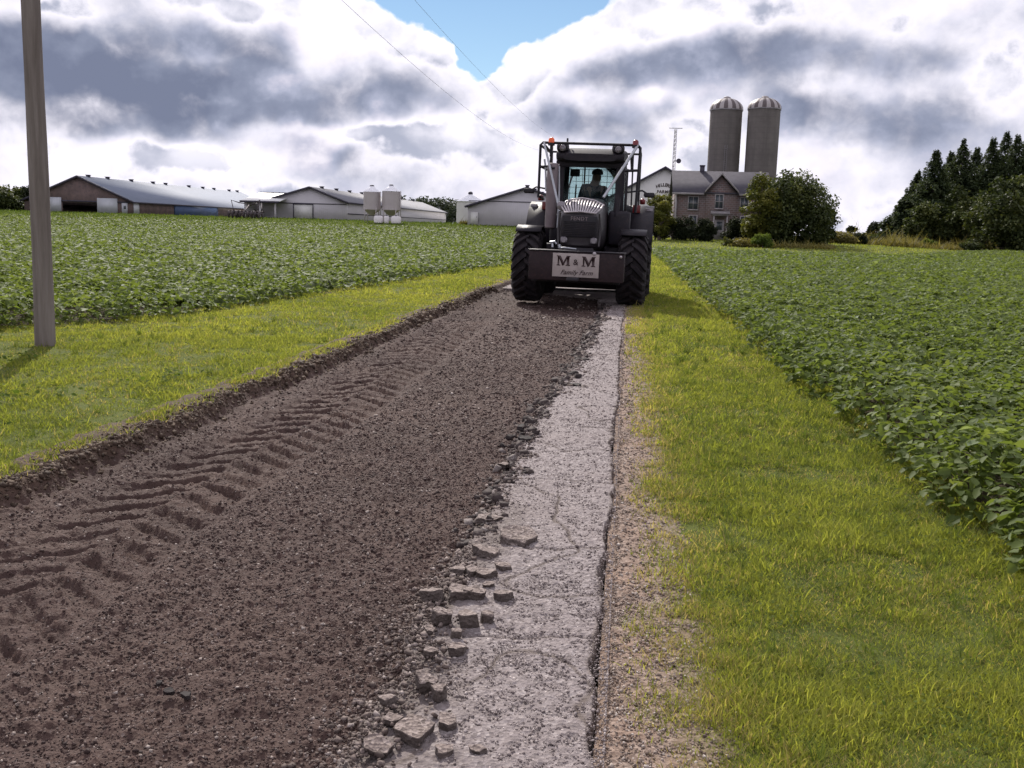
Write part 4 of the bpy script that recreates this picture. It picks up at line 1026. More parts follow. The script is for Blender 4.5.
sl = (zr_ - e) / (dep / 2)
b = MB(); b.prism([(-.45, e - sl * .45 + .02), (dep / 2, zr_), (dep / 2, zr_ + .14), (-.45, e - sl * .45 + .16)], 'x', -.35, W + .35)
b.prism([(dep + .45, e - sl * .45 + .02), (dep / 2 + .001, zr_), (dep / 2 + .001, zr_ + .14), (dep + .45, e - sl * .45 + .16)], 'x', -.35, W + .35); rf = b.build('roof', M['slate'], Hs)
for s, gx in ((-1, gx0), (1, gx1)):
    b = MB(); b.prism([(gp_, gz - .02), (gx, e - .05), (gx, e + .12), (gp_, gz + .15)], 'y', -.72, 3.6); b.build('gable_roof', M['slate'], Hs)
    b = MB(); b.prism([(gp_, gz - .1), (gx, e - .15), (gx - s * -.0, e + .1), (gp_, gz + .18)], 'y', -.82, -.723); b.build('bargeboard', M['house_trim'], Hs)
b = MB(); b.box(-.4, gx0 - .05, -.56, -.46, e - sl * .45 - .12, e - sl * .45 + .1); b.box(gx1 + .05, W + .4, -.56, -.46, e - sl * .45 - .12, e - sl * .45 + .1); b.build('gutter', M['house_trim'], Hs)
b = MB(); b.tube([(.1, -.12, e - .3), (.1, -.12, .1)], .09, 8); b.build('downspout', M['house_trim'], Hs)
cxp = H_(705, 172).x - xl; b = MB(); b.box(cxp - .25, cxp + .25, dep / 2 - .25, dep / 2 + .25, zr_ - .3, zr_ + .65); b.box(cxp - .3, cxp + .3, dep / 2 - .3, dep / 2 + .3, zr_ + .652, zr_ + .78); b.build('chimney', M['trim_dark'], Hs)
def window(px0, px1, py0, py1, yf=0.0, name='window'):
    x0 = H_(px0, py0, YH + yf).x - xl; x1 = H_(px1, py0, YH + yf).x - xl; z1 = H_(px0, py0, YH + yf).z - zg; z0 = H_(px0, py1, YH + yf).z - zg
    b = MB(); b.box(x0, x1, yf - .05, yf - .003, z0, z1); w_ = b.build(name, M['pane'], Hs)
    b = MB(); t = .11
    b.box(x0 - t, x0, yf - .1, yf - .002, z0 - t, z1 + t); b.box(x1, x1 + t, yf - .1, yf - .002, z0 - t, z1 + t); b.box(x0, x1, yf - .1, yf - .002, z1, z1 + t); b.box(x0 - .1, x1 + .1, yf - .14, yf - .101, z0 - .16, z0 - .02); b.box(x0, x1, yf - .1, yf - .002, z0 - t, z0)
    b.box((x0 + x1) / 2 - .03, (x0 + x1) / 2 + .03, yf - .09, yf - .051, z0, z1); b.box(x0, x1, yf - .088, yf - .052, (z0 + z1) / 2 - .03, (z0 + z1) / 2 + .03)
    b.build('frame', M['house_trim'], w_); return w_
window(689, 698, 197, 209); window(689.5, 696.5, 216, 228); window(716, 723, 195, 208, -.35); window(741, 748, 198, 210); window(741, 748, 217, 229)
x0 = H_(712, 216).x - xl; x1 = H_(727, 216).x - xl; zt = H_(712, 216).z - zg
b = MB(); b.box(x0, x1, -1.5, -.36, zt, zt + .22); b.prism([(-1.65, zt + .221), (-.37, zt + .221), (-.37, zt + .6)], 'x', x0 - .2, x1 + .2); b.build('porch_roof', M['house_trim'], Hs)
for xx in (x0 + .1, x1 - .1):
    b = MB(); b.tube([(xx, -1.4, -.1), (xx, -1.4, zt)], .09, 8); b.build('porch_post', M['house_trim'], Hs)
b = MB(); b.box((x0 + x1) / 2 - .5, (x0 + x1) / 2 + .5, -.43, -.353, 0, 2.15); dd = b.build('door', M['house_trim'], Hs); b = MB(); b.box((x0 + x1) / 2 - .3, (x0 + x1) / 2 + .3, -.455, -.433, 1.1, 1.95); b.build('pane', M['pane'], dd); b = MB(); b.lathe([(.03, -.06), (.04, -.03), (.02, 0)], ((x0 + x1) / 2 + .4, -.432, 1.0), 10, 'y'); b.build('handle', M['chrome'], dd)

# --- twin silos
def silo(px0, px1, pyt, pyd, label, Y=152, chute=True):
    c = at((px0 + px1) / 2, 180, Y); r_ = (px1 - px0) / 2 * Y / FPX * .90; zg = Gf(c.x, Y); Hd = at((px0 + px1) / 2, pyd, Y).z - zg; Ht = at((px0 + px1) / 2, pyt, Y).z - zg
    S_ = empty('concrete_silo', (c.x, Y, zg), 0, label, 'silo', 'twin tall concrete silos')
    b = MB(); b.lathe([(r_, -.3), (r_, Hd)], (0, 0, 0), 48, close=True); b.build('barrel', M['stave'], S_, smooth=True)
    hh = Ht - Hd; n = 24; nl = 7
    for mi, nm in ((0, 'dome_light'), (1, 'dome_dark')):
        b = MB()
        for k in range(mi, n, 2):
            a0, a1 = 2 * PI * k / n, 2 * PI * (k + 1) / n; V = []
            for j in range(nl + 1):
                t = j / nl * PI / 2; rr = r_ * 1.03 * math.cos(t); zz = Hd + hh * math.sin(t)
                for a in (a0, (a0 + a1) / 2, a1):
                    kk = 1 + (.02 if a not in (a0, a1) else 0); V.append((rr * kk * math.cos(a), rr * kk * math.sin(a), zz))
            F = []
            for j in range(nl):
                for q in (0, 1):
                    i0 = j * 3 + q; F.append([i0, i0 + 1, i0 + 4, i0 + 3])
            b.add(V, F)
        b.build('dome', M[nm], S_, smooth=True)
    b = MB(); b.lathe([(r_ * 1.045, Hd - .15), (r_ * 1.045, Hd + .02)], (0, 0, 0), 48, close=False); b.build('rim', M['ladder'], S_, smooth=True)
    b = MB(); b.lathe([(.5, Ht - .1), (.5, Ht + .12), (.1, Ht + .25)], (0, 0, 0), 16); b.build('cap', M['dome_light'], S_)
    if chute:
        a = -PI / 2 + .02; b = MB()
        for s in (-.16, .16): b.tube([(math.cos(a) * (r_ + .12) + s, math.sin(a) * (r_ + .12), 1), (math.cos(a) * (r_ + .12) + s, math.sin(a) * (r_ + .12), Hd * .72)], .03, 5)
        for k in range(40): zz = 1.2 + k * (Hd * .72 - 1.4) / 40; b.tube([(-.16 + math.cos(a) * r_, math.sin(a) * (r_ + .12), zz), (.16 + math.cos(a) * r_, math.sin(a) * (r_ + .12), zz)], .02, 4)
        b.build('ladder', M['ladder'], S_)
        b = MB(); b.tube([(0, r_ + .2, 0), (0, r_ + .2, Hd + .3), (0, r_ * .7, Hd + hh * .75)], .28, 10); b.build('fill_pipe', M['trim_dark'], S_)
silo(705.5, 739, 98, 110, 'left tall concrete silo with a striped dome, with a ladder up its front')
silo(743, 776.5, 97.5, 109, 'right tall concrete silo with a striped dome, above the big round tree', Y=150, chute=False)

# --- antenna mast behind the house
Ym = 126; c0 = at(672, 200, Ym); zg = Gf(c0.x, Ym); Hm = at(672.5, 129, Ym).z - zg
A_ = empty('antenna_mast', (c0.x, Ym, zg), 0, 'thin lattice antenna mast rising behind the left end of the house roof', 'antenna mast')
b = MB(); tri = [(math.cos(a) * .26, math.sin(a) * .26) for a in (PI / 2, PI / 2 + 2.094, PI / 2 + 4.19)]
for p in tri: b.tube([(p[0], p[1], -.2), (p[0] * .6, p[1] * .6, Hm)], .035, 5)
nz = int(Hm / .5)
for k in range(nz):
    z0 = k * .5; f0 = 1 - .4 * z0 / Hm; f1 = 1 - .4 * (z0 + .5) / Hm
    for i in range(3):
        p, q = tri[i], tri[(i + 1) % 3]; b.tube([(p[0] * f0, p[1] * f0, z0), (q[0] * f1, q[1] * f1, z0 + .5)], .02, 4)
b.build('mast', M['ladder'], A_)
b = MB(); b.tube([(-.8, 0, Hm + .1), (.8, 0, Hm + .1)], .04, 5)
for k in range(5): b.tube([(-.7 + k * .35, -.4, Hm + .1), (-.7 + k * .35, .4, Hm + .1)], .025, 4)
b.build('aerial', M['ladder'], A_)
zd = at(676, 161, Ym).z - zg; b = MB(); b.lathe([(.03, .08), (.18, .03), (.3, -.06)], (.55, -.1, zd), 18, 'y'); b.tube([(0, 0, zd), (.55, -.05, zd)], .05, 5); b.build('dish', M['trim_dark'], A_, smooth=True)

# --- utility poles and the two cables
def pole(x, y, lean, r0, h, label):
    zg = Gf(x, y); P_ = empty('utility_pole', (x, y, zg), 0, label, 'utility pole', 'wooden utility poles carrying the cables')
    b = MB(); n = 26; pts = []; rads = []
    for k in range(n): t = k / (n - 1); pts.append((lean * t * h + .008 * math.sin(t * 9), 0.008 * math.cos(t * 7), -.3 + t * (h + .3))); rads.append(r0 * (1 - .3 * t) * (1 + .02 * math.sin(t * 31)))
    b.tube(pts, rads, 20); b.build('post', M['pole_wood'], P_, smooth=True)
    for z in ((8.23, 6.75) if y < 50 else (9.0, 8.0)):
        b = MB(); b.tube([(.02, 0, z), (.0, -.22, z)], .03, 8); b.lathe([(.03, -.06), (.08, -.04), (.06, 0), (.08, .04), (.03, .06)], (0, -.26, z), 12); b.build('insulator', M['insulator'], P_, smooth=True)
    return P_
pb = gp(44.5, 346, .055)
pole(pb[0], pb[1], .006, .108, 8.9, 'bare weathered wooden pole standing in the grass at the left')
pole(-6.8, 88, 0, .14, 9.2, 'far wooden pole hidden behind the left side of the tractor')
def cable(z0, z1, sag, label):
    x0, y0 = pb[0], pb[1]
    pts = []
    for k in range(60):
        t = k / 59; y = y0 + (88 - y0) * t; pts.append((x0 + (-6.62 - x0) * t, y, z0 + z1 * (y - sag) ** 2))
    pre = [(x0 - .2, y0 - 40 + 40 * k / 10, pts[0][2] + .5 - .5 * k / 10 - .4 * math.sin(PI * k / 10)) for k in range(10)]
    b = MB(); b.tube(pre + pts, .0045, 5); o = b.build('overhead_cable', M['wire'], smooth=True); tag(o, label, 'cable', 'overhead cables')
cable(6.05, 8.7e-4, 39, 'lower of the two thin cables running from the pole toward the farm')
cable(7.93, 5e-4, 35, 'upper of the two thin cables crossing the blue patch of sky')
# ------------------------------------------------------------------ tractor (local: -Y is forward, towards the camera; front axle at y = 0)
TX, TY, TROT = -.955, 20.95, math.radians(-1.8)
T = empty('tractor', (TX, TY, -.02), 0, 'large dark tractor with a tube guarded cab and a lettered sign on its front box', 'tractor')
T.scale = (.965,) * 3; T.rotation_euler = (0, math.radians(.7), TROT)
def rbox(name, x0, x1, y0, y1, z0, z1, mat, parent=None, bev=.02):
    b = MB(); b.box(x0, x1, y0, y1, z0, z1); return b.build(name, mat, parent or T, bevel=bev)
def tubes(name, paths, r, mat, parent=None, seg=8):
    b = MB()
    for p in paths: b.tube(p, r, seg)
    return b.build(name, mat, parent or T, smooth=True)
def wheel(name, x, y, R, w, rim, side):
    W_ = bpy.data.objects.new(name, None); COL.objects.link(W_); W_.parent = T; W_.location = (x, y, R)
    hw = w / 2; rb = R - .07
    b = MB(); b.lathe([(rim, -hw * .8), (rim + .06, -hw * .98), (rb * .82, -hw), (rb - .06, -hw * .97), (rb - .01, -hw * .8), (rb, -hw * .3), (rb, hw * .3), (rb - .01, hw * .8), (rb - .06, hw * .97), (rb * .82, hw), (rim + .06, hw * .98), (rim, hw * .8)], (0, 0, 0), 56, 'x', close=False)
    n = 20
    for s in (-1, 1):
        for k in range(n):
            a = 2 * PI * (k + (.5 if s > 0 else 0)) / n; segs = 5; V = []
            da = .36 * .75 / R * 1.1
            for j in range(segs + 1):
                t = j / segs; xx = s * hw * (-.06 + 1.08 * t); aa = a + da * t ** 1.2; th = (.062 + .035 * t) / R / 1.0
                r_out = R - .012 * t * t - (.09 if j == segs else 0); r_in = rb - .02 - (.10 if j == segs else 0)
                for (rr, ta) in ((r_in, aa - th), (r_out, aa - th * .62), (r_out, aa + th * .62), (r_in, aa + th)):
                    V.append((xx, -rr * math.sin(aa * 0 + ta), rr * math.cos(ta)))
            F = []
            for j in range(segs):
                for q in range(4): F.append([j * 4 + q, j * 4 + (q + 1) % 4, (j + 1) * 4 + (q + 1) % 4, (j + 1) * 4 + q])
            F += [[3, 2, 1, 0], [segs * 4 + q for q in range(4)]]
            b.add(V, F)
    b.build('tyre', M['rubber'], W_, smooth=True)
    b = MB(); o = side * hw
    b.lathe([(.02, o * .35), (rim * .3, o * .38), (rim * .45, o * .2), (rim * .85, o * .25), (rim + .01, o * .78), (rim + .012, o * .84), (rim - .03, o * .8), (rim * .8, o * .1), (.02, o * .1)], (0, 0, 0), 32, 'x', close=False); b.build('rim', M['wheel_rim'], W_, smooth=True)
    b = MB(); b.lathe([(.15, 0), (.15, .07), (.08, .1), (.02, .1)] if side > 0 else [(.15, 0), (.15, -.07), (.08, -.1), (.02, -.1)], (o * .36, 0, 0), 16, 'x'); b.build('hub', M['black_metal'], W_)
    return W_
for s in (-1, 1):
    wheel('front_wheel', s * 1.11, 0, .78, .60, .40, s); wheel('rear_wheel', s * 1.15, 2.95, 1.04, .64, .50, s)
# chassis, axles, under-belly
b = MB(); b.prism([(-1.0, .75), (-1.0, 1.2), (1.4, 1.3), (3.4, 1.35), (3.6, .7), (1.2, .55), (0, .5)], 'x', -.3, .3); b.tube([(-.85, 0, .78), (.85, 0, .78)], .15, 12); b.tube([(-.9, 2.95, 1.04), (.9, 2.95, 1.04)], .22, 12); b.build('chassis', M['black_metal'], T)
for s in (-1, 1):
    rbox('fuel_tank', *sorted((s * .42, s * 1.02)), .95, 2.0, .55, 1.25, M['dark_body'], bev=.05)
    b = MB()
    for z in (.5, .8, 1.1): b.box(*sorted((s * 1.03, s * 1.28)), 1.3, 1.75, z, z + .04)
    b.box(*sorted((s * 1.25, s * 1.28)), 1.28, 1.299, .5, 1.14); b.build('step', M['black_metal'], T)
    # front fender: curved plate above the front tyre
    b = MB(); R = .86; pts = [(-R * math.sin(a), .78 + R * math.cos(a)) for a in np.linspace(.55, -1.2, 9)]; pin = [(p[0] * .97, .78 + (p[1] - .78) * .97) for p in pts[::-1]]
    b.prism(pts + pin, 'x', *sorted((s * .84, s * 1.38))); b.build('front_fender', M['dark_body'], T)
    # rear fender with its lamps
    b = MB(); R = 1.17; pts = [(2.95 - R * math.sin(a), 1.04 + R * math.cos(a)) for a in np.linspace(1.35, -1.0, 12)]; pin = [(2.95 + (p[0] - 2.95) * .96, 1.04 + (p[1] - 1.04) * .96) for p in pts[::-1]]
    b.prism(pts + pin, 'x', *sorted((s * .80, s * 1.48))); b.prism(pts + [(3.9, 1.2), (1.9, 1.2)], 'x', *sorted((s * .74, s * .80))); fd = b.build('rear_fender', M['dark_body'], T)
    rbox('marker_lamp', *sorted((s * 1.28, s * 1.45)), 2.42, 2.5, 2.02, 2.14, M['lamp_glass'], fd, .02)
    b = MB(); b.lathe([(.02, 0), (.06, .005), (.07, .1), (.02, .14)], (s * 1.2, 2.3, 2.22), 14, 'z'); b.build('red_lamp', M['red_lens'], fd)
    rbox('red_reflector', *sorted((s * .98, s * 1.16)), 2.28, 2.33, 2.02, 2.20, M['red_lens'], fd, .01)
    # mirror on an arm
    mr = tubes('mirror_arm', [[(s * .85, 1.4, 2.45), (s * 1.2, 1.35, 2.5), (s * 1.34, 1.35, 2.42)]], .02, M['black_metal'])
    b = MB(); b.prism([(-.1, -.05), (.1, -.05), (.13, .0), (.11, .06), (-.11, .06), (-.13, 0)], 'y', 1.3, 1.4); mo = b.build('mirror_head', M['black_metal'], mr, bevel=.015); mo.location = (s * 1.36, 0, 2.40)
# side boxes and battery cases in front of the cab make the dark shoulders
for s, x1 in ((-1, .80), (1, .98)):
    rbox('side_case', *sorted((s * .5, s * x1)), .85, 1.32, 1.25, 2.02 if s > 0 else 1.9, M['dark_body'], bev=.06)
# hood: lofted shell
def loft(name, secs, mat, parent, smooth=True):
    """secs: list of (y, halfwidth, z0, z1, exponent)"""
    b = MB(); V = []; n = 24
    for (y, hw, z0, z1, ex) in secs:
        cz = (z0 + z1) / 2; hh = (z1 - z0) / 2
        for k in range(n):
            a = 2 * PI * k / n; c, s_ = math.cos(a), math.sin(a)
            V.append((hw * math.copysign(abs(c) ** (2 / ex), c), y, cz + hh * math.copysign(abs(s_) ** (2 / ex), s_)))
    F = []
    for i in range(len(secs) - 1):
        for k in range(n): F.append([i * n + k, i * n + (k + 1) % n, (i + 1) * n + (k + 1) % n, (i + 1) * n + k])
    F += [list(range(n))[::-1], [(len(secs) - 1) * n + k for k in range(n)]]
    b.add(V, F); return b.build(name, mat, parent, smooth=smooth)
hood = loft('hood', [(-.80, .36, 1.26, 1.88, 5), (-.76, .41, 1.22, 1.93, 5), (-.55, .43, 1.18, 2.06, 5), (-.30, .45, 1.15, 2.17, 4.5), (.2, .46, 1.12, 2.25, 4), (1.3, .48, 1.1, 2.30, 4)], M['hood'], T)
# grille face and side bars
gr = rbox('grille', -.36, .36, -.835, -.805, 1.42, 1.86, M['black_metal'], None, .012)
b = MB()
for k in range(9): b.box(-.33, .33, -.85, -.838, 1.45 + k * .035, 1.462 + k * .035)
b.build('grille_bars', M['dark_body'], gr)
tx = text_obj('FENDT', .105, M['exhaust'], gr, (-.01, -.842, 1.80), bold=.002, spacing=1.15, ext=.004)
for s in (-1, 1):
    hl = loft('headlight', [(-.03, .045, -.05, .05, 2.5), (0, .075, -.07, .07, 2.5), (.06, .07, -.07, .07, 2.5)], M['lamp_glass'], T); hl.location = (s * .31, -.84, 1.36)
    b = MB(); b.tube([(s * .40, -.86, 1.92), (s * .44, -.8, 1.6), (s * .42, -.86, 1.25)], .022, 8); b.build('hood_guard_tube', M['hood'], T, smooth=True)
# pale strips fanned over the nose
b = MB()
for k in range(15):
    f = (k - 7) / 7
    xb, xt = f * .30, f * .43; zb = 1.925 - .03 * f * f; zt = 2.20 - .10 * f * f; w = .015
    P0 = Vector((xb, -.83 + .05 * f * f, zb)); P1 = Vector((xt * .97, -.58 + .05 * f * f, (zb + zt) / 2 + .03)); P2 = Vector((xt, -.28, zt))
    V = []
    for P in (P0, P1, P2):
        for dx in (-w, w):
            for dz in (0, .028): V.append((P.x + dx, P.y, P.z + dz))
    F = [[0, 1, 3, 2], [8, 10, 11, 9]]
    for i in (0, 4): F += [[i, i + 2, i + 6, i + 4], [i + 1, i + 5, i + 7, i + 3], [i, i + 4, i + 5, i + 1], [i + 2, i + 3, i + 7, i + 6]]
    b.add(V, F)
b.build('grille_guard', M['fin'], T)
tubes('grille_guard_rim', [[(-.46, -.30, 2.10), (-.25, -.29, 2.2), (0, -.28, 2.24), (.25, -.29, 2.2), (.46, -.30, 2.10)]], .016, M['fin'])
tubes('grille_trim', [[(-.33, -.85, 1.92), (0, -.87, 1.95), (.33, -.85, 1.92)]], .016, M['fin'])
b = MB(); b.lathe([(.02, -.04), (.09, -.02), (.1, .06), (.05, .08)], (-.43, -.5, 2.06), 14, 'y'); b.build('hood_lamp', M['lamp_glass'], T, smooth=True)
# cab
b = MB()
cy0, cy1 = 1.42, 3.05
def post(x0, x1, y0, y1, z0, z1, tx=0, ty=0):
    V = []
    for z, ox, oy in ((z0, 0, 0), (z1, tx, ty)):
        for y in (y0, y1):
            for x in (x0, x1): V.append((x + ox, y + oy, z))
    b.add(V, np.array([[0, 2, 3, 1], [4, 5, 7, 6], [0, 1, 5, 4], [2, 6, 7, 3], [0, 4, 6, 2], [1, 3, 7, 5]]))
for s in (-1, 1):
    post(*sorted((s * .60, s * .80)), cy0, cy0 + .12, 1.3, 3.12, -s * .02, .05)       # front posts
    post(*sorted((s * .74, s * .82)), 2.25, 2.33, 1.3, 3.12, -s * .03)
    post(*sorted((s * .64, s * .80)), cy1 - .1, cy1, 1.3, 3.12, -s * .03)
    b.box(*sorted((s * .74, s * .82)), cy0 + .13, cy1 - .11, 1.2, 1.75)
b.box(-.82, .82, cy0 + .01, cy0 + .09, 1.2, 1.95); b.box(-.82, .82, cy1 - .09, cy1 - .01, 1.2, 1.8); b.box(-.78, .78, cy0 + .1, cy1 - .11, 1.2, 1.28)
b.box(-.76, .76, cy0 + .03, cy0 + .14, 2.98, 3.12)
b.build('cab_frame', M['dark_body'], T, bevel=.015)
rf = loft('cab_roof', [(cy0 - .28, .60, 3.10, 3.26, 4), (cy0 - .15, .76, 3.08, 3.34, 5), (cy0 + .3, .82, 3.08, 3.42, 5), (cy1 - .2, .80, 3.08, 3.42, 5), (cy1 + .1, .7, 3.10, 3.3, 4)], M['dark_body'], T)
for s in (-1, 1):
    wl = loft('work_light', [(-.06, .10, -.06, .07, 3), (0, .14, -.09, .12, 3), (.2, .12, -.09, .10, 3)], M['dark_body'], rf); wl.location = (s * .62, cy0 - .2, 3.37)
    b = MB(); b.lathe([(.02, -.012), (.07, -.008), (.075, 0)], (0, -.062, .0), 14, 'y'); b.build('lens', M['lamp_glass'], wl)
for nm, (x0, x1, y0, y1, z0, z1) in {'windshield': (-.6, .6, cy0 + .05, cy0 + .058, 1.955, 2.975), 'rear_window': (-.64, .64, cy1 - .05, cy1 - .042, 1.81, 3.07)}.items():
    b = MB(); b.box(x0, x1, y0, y1, z0, z1); b.build(nm, M['glass'], T)
for s in (-1, 1):
    for y0, y1 in ((cy0 + .16, 2.24), (2.34, cy1 - .12)):
        b = MB(); b.box(*sorted((s * .775, s * .783)), y0, y1, 1.76, 3.07); b.build('side_window', M['glass'], T)
# mesh guard behind the rear window
b = MB()
for k in range(9): x = -.6 + k * .15; b.tube([(x, cy1 + .12, 1.85), (x, cy1 + .12, 3.05)], .006, 4)
for k in range(9): z = 1.87 + k * .145; b.tube([(-.62, cy1 + .12, z), (.62, cy1 + .12, z)], .006, 4)
b.build('rear_mesh', M['black_metal'], T)
# inside: seat, wheel, console, blind, hoses
st = rbox('seat', -.12, .42, 2.15, 2.6, 1.60, 1.78, M['seat'], bev=.05); rbox('backrest', -.10, .40, 2.55, 2.68, 1.75, 2.42, M['seat'], st, .05)
b = MB(); rr = .19; c = Vector((.12, 1.85, 2.12)); pts = [c + Vector((rr * math.cos(a), rr * .5 * math.sin(a), rr * .85 * math.sin(a))) for a in np.linspace(0, 2 * PI, 20)]; b.tube(pts, .016, 6); b.tube([c, (.12, 1.65, 1.3)], .035, 8); b.build('steering_wheel', M['black_metal'], T, smooth=True)
rbox('monitor', -.47, -.25, 1.68, 1.74, 2.78, 2.94, M['black_metal'], bev=.02)
tubes('console_bracket', [[(-.52, 1.7, 1.95), (-.50, 1.7, 2.5), (-.42, 1.72, 2.8)], [(-.35, 1.8, 1.9), (-.33, 1.8, 2.6)], [(-.13, 1.6, 2.62), (-.13, 1.6, 3.0)]], .018, M['black_metal'])
rbox('control_box', -.56, -.42, 1.7, 1.9, 2.02, 2.22, M['black_metal'], bev=.02)
rbox('dashboard', -.35, .35, 1.52, 1.75, 1.6, 2.06, M['black_metal'], bev=.05)
# exhaust stack and air pipe
b = MB(); b.lathe([(.07, 0), (.12, .02), (.125, .12), (.125, 1.36), (.11, 1.42), (.09, 1.43)], (-.79, .88, 1.58), 20); ex = b.build('exhaust_stack', M['exhaust'], T, smooth=True)
b = MB(); b.box(-.06, .06, -.005, .005, -.03, .02); q = b.build('exhaust_slot', M['black_metal'], ex); q.location = (-.79, .751, 2.9)
tubes('exhaust_shield', [[(-.62, .82, 1.6), (-.62, .86, 2.3), (-.66, .95, 2.95)], [(-.92, .9, 2.4), (-.97, 1.0, 2.95), (-1.0, 1.0, 3.1)]], .022, M['chrome'])
tubes('air_pipe', [[(.66, .9, 1.9), (.68, .95, 2.35)]], .07, M['dark_body'])
# tube guard around the cab
g = M['black_metal']; Z3 = 3.46
gd = tubes('guard_frame', [[(-1.10, 1.0, 2.25), (-1.10, 1.0, Z3 - .05), (-1.05, 1.0, Z3), (1.06, 1.0, Z3), (1.11, 1.0, Z3 - .05), (1.08, 1.0, 2.0)],
    [(-1.08, 3.2, 2.2), (-1.08, 3.2, Z3 - .03), (1.09, 3.2, Z3 - .03), (1.08, 3.2, 2.2)],
    [(-1.10, 1.0, Z3 - .06), (-1.08, 3.2, Z3 - .07)], [(1.10, 1.0, Z3 - .06), (1.08, 3.2, Z3 - .07)],
    [(-1.10, 1.0, 2.95), (-1.08, 3.2, 2.95)], [(1.10, 1.0, 2.95), (1.08, 3.2, 2.95)], [(.8, 1.0, 2.9), (1.1, 1.0, 2.92)], [(-1.1, 1.0, 2.93), (-.8, 1.0, 2.95)],
    [(-1.10, 1.0, 2.3), (-1.1, 2.0, 2.25)], [(1.08, 1.0, 2.1), (1.08, 2.0, 2.25)]], .030, g)
tubes('guard_post', [[(.86, 1.1, 2.0), (.86, 1.1, 2.95)], [(.98, 1.05, 2.1), (.96, 1.05, 3.35)]], .018, g)
tubes('guard_brace', [[(1.05, .98, 3.46), (.40, .22, 2.28)]], .032, M['chrome'])
tubes('guard_brace', [[(-1.02, .98, 3.46), (-.52, .2, 1.95)]], .026, M['chrome'])
tubes('guard_hose', [[(-1.0, 1.02, 3.4), (-.86, 1.1, 3.25), (-.88, 1.15, 2.9), (-.8, 1.2, 2.5)]], .028, M['hood'])
tubes('guard_hose', [[(1.0, 1.02, 3.42), (.92, 1.1, 3.2), (.95, 1.15, 2.9)]], .028, M['hood'])
for s, nm in ((-1, 0), (1, 1)):
    x = -.86 if s < 0 else 1.0
    bc = MB(); bc.tube([(x, 1.0, Z3 - .3 if s < 0 else Z3), (x, 1.0, Z3 + .01)], .03, 8); bc.lathe([(.075, Z3 - .06), (.075, Z3)], (x, 1.0, 0), 14); be_ = bc.build('beacon', M['black_metal'], T, smooth=True)
    bc = MB(); bc.lathe([(.07, Z3 + .002), (.065, Z3 + .08), (.035, Z3 + .115), (.01, Z3 + .12)], (x, 1.0, 0), 14); bc.build('beacon_lens', M['orange_lens'] if s < 0 else M['red_lens'], be_, smooth=True)
tubes('antenna', [[(-.56, 1.6, 3.38), (-.56, 1.6, 3.62)]], .022, g); 
rbox('reflective_plate', -.03, .03, -.005, .005, -.02, .02, M['fin'], None, .004).location = (-.71, 1.22, 3.0)
# front box with the sign
bx = rbox('front_box', -.90, .99, -1.75, -1.15, .57, 1.14, M['box_paint'], None, .012)
rbox('box_lid', -.92, .05, -1.775, -1.13, 1.143, 1.163, M['hood'], bx, .006); rbox('box_lid', .06, 1.01, -1.775, -1.13, 1.143, 1.160, M['dark_body'], bx, .006)
b = MB(); b.lathe([(.03, -.02), (.04, .0), (.02, .03)], (.40, -1.78, 1.12), 10, 'y'); b.lathe([(.02, -.02), (.03, .0), (.02, .03)], (.92, -1.78, 1.08), 10, 'y'); b.build('box_latch', M['fin'], bx)
sg = rbox('sign_board', -.42, .50, -1.785, -1.753, .645, 1.11, M['sign'], bx, .004); sg.rotation_euler = (0, 0, 0)
MO = [(0,0),(.28,0),(.28,.07),(.19,.09),(.19,.70),(.44,0),(.52,0),(.76,.68),(.76,.09),(.68,.07),(.68,0),(1.02,0),(1.02,.07),(.95,.09),(.95,.91),(1.02,.93),(1.02,1),(.74,1),(.52,.38),(.28,1),(0,1),(0,.93),(.08,.91),(.08,.09),(0,.07)]
for mx in (-.34, .16):
    b = MB(); b.prism([(mx + p[0] * .265, .865 + p[1] * .195) for p in MO], 'y', -1.790, -1.7855); b.build('lettering', M['ink'], sg)
text_obj('&', .16, M['ink'], sg, (.04, -1.790, .935), bold=.002, ext=.003)
text_obj('Family Farm', .125, M['ink'], sg, (.06, -1.790, .735), shear=.45, bold=.001, ext=.003, spacing=1.05)
rbox('tow_hitch', -.12, .12, -1.95, -1.75, .575, .64, M['black_metal'], bx, .01)
b = MB(); b.box(-.5, .5, -1.15, -.7, .55, 1.1); b.box(-.9, .9, -1.14, -.9, .5, .8); b.build('front_linkage', M['black_metal'], T, bevel=.01)
# bright fittings between the bonnet and the box
b = MB(); b.tube([(-.58, -.95, 1.30), (-.48, -.98, 1.32), (-.44, -.98, 1.27)], .022, 8); b.tube([(-.53, -.95, 1.30), (-.52, -.97, 1.2)], .024, 8); b.build('hydraulic_coupling', M['chrome'], T, smooth=True)
b = MB(); b.tube([(-.34, -1.3, 1.20), (-.25, -1.35, 1.21), (0, -1.35, 1.19)], .018, 8); b.tube([(-.34, -1.3, 1.20), (-.36, -1.3, 1.27)], .03, 8); b.build('tow_pin', M['chrome'], bx, smooth=True)
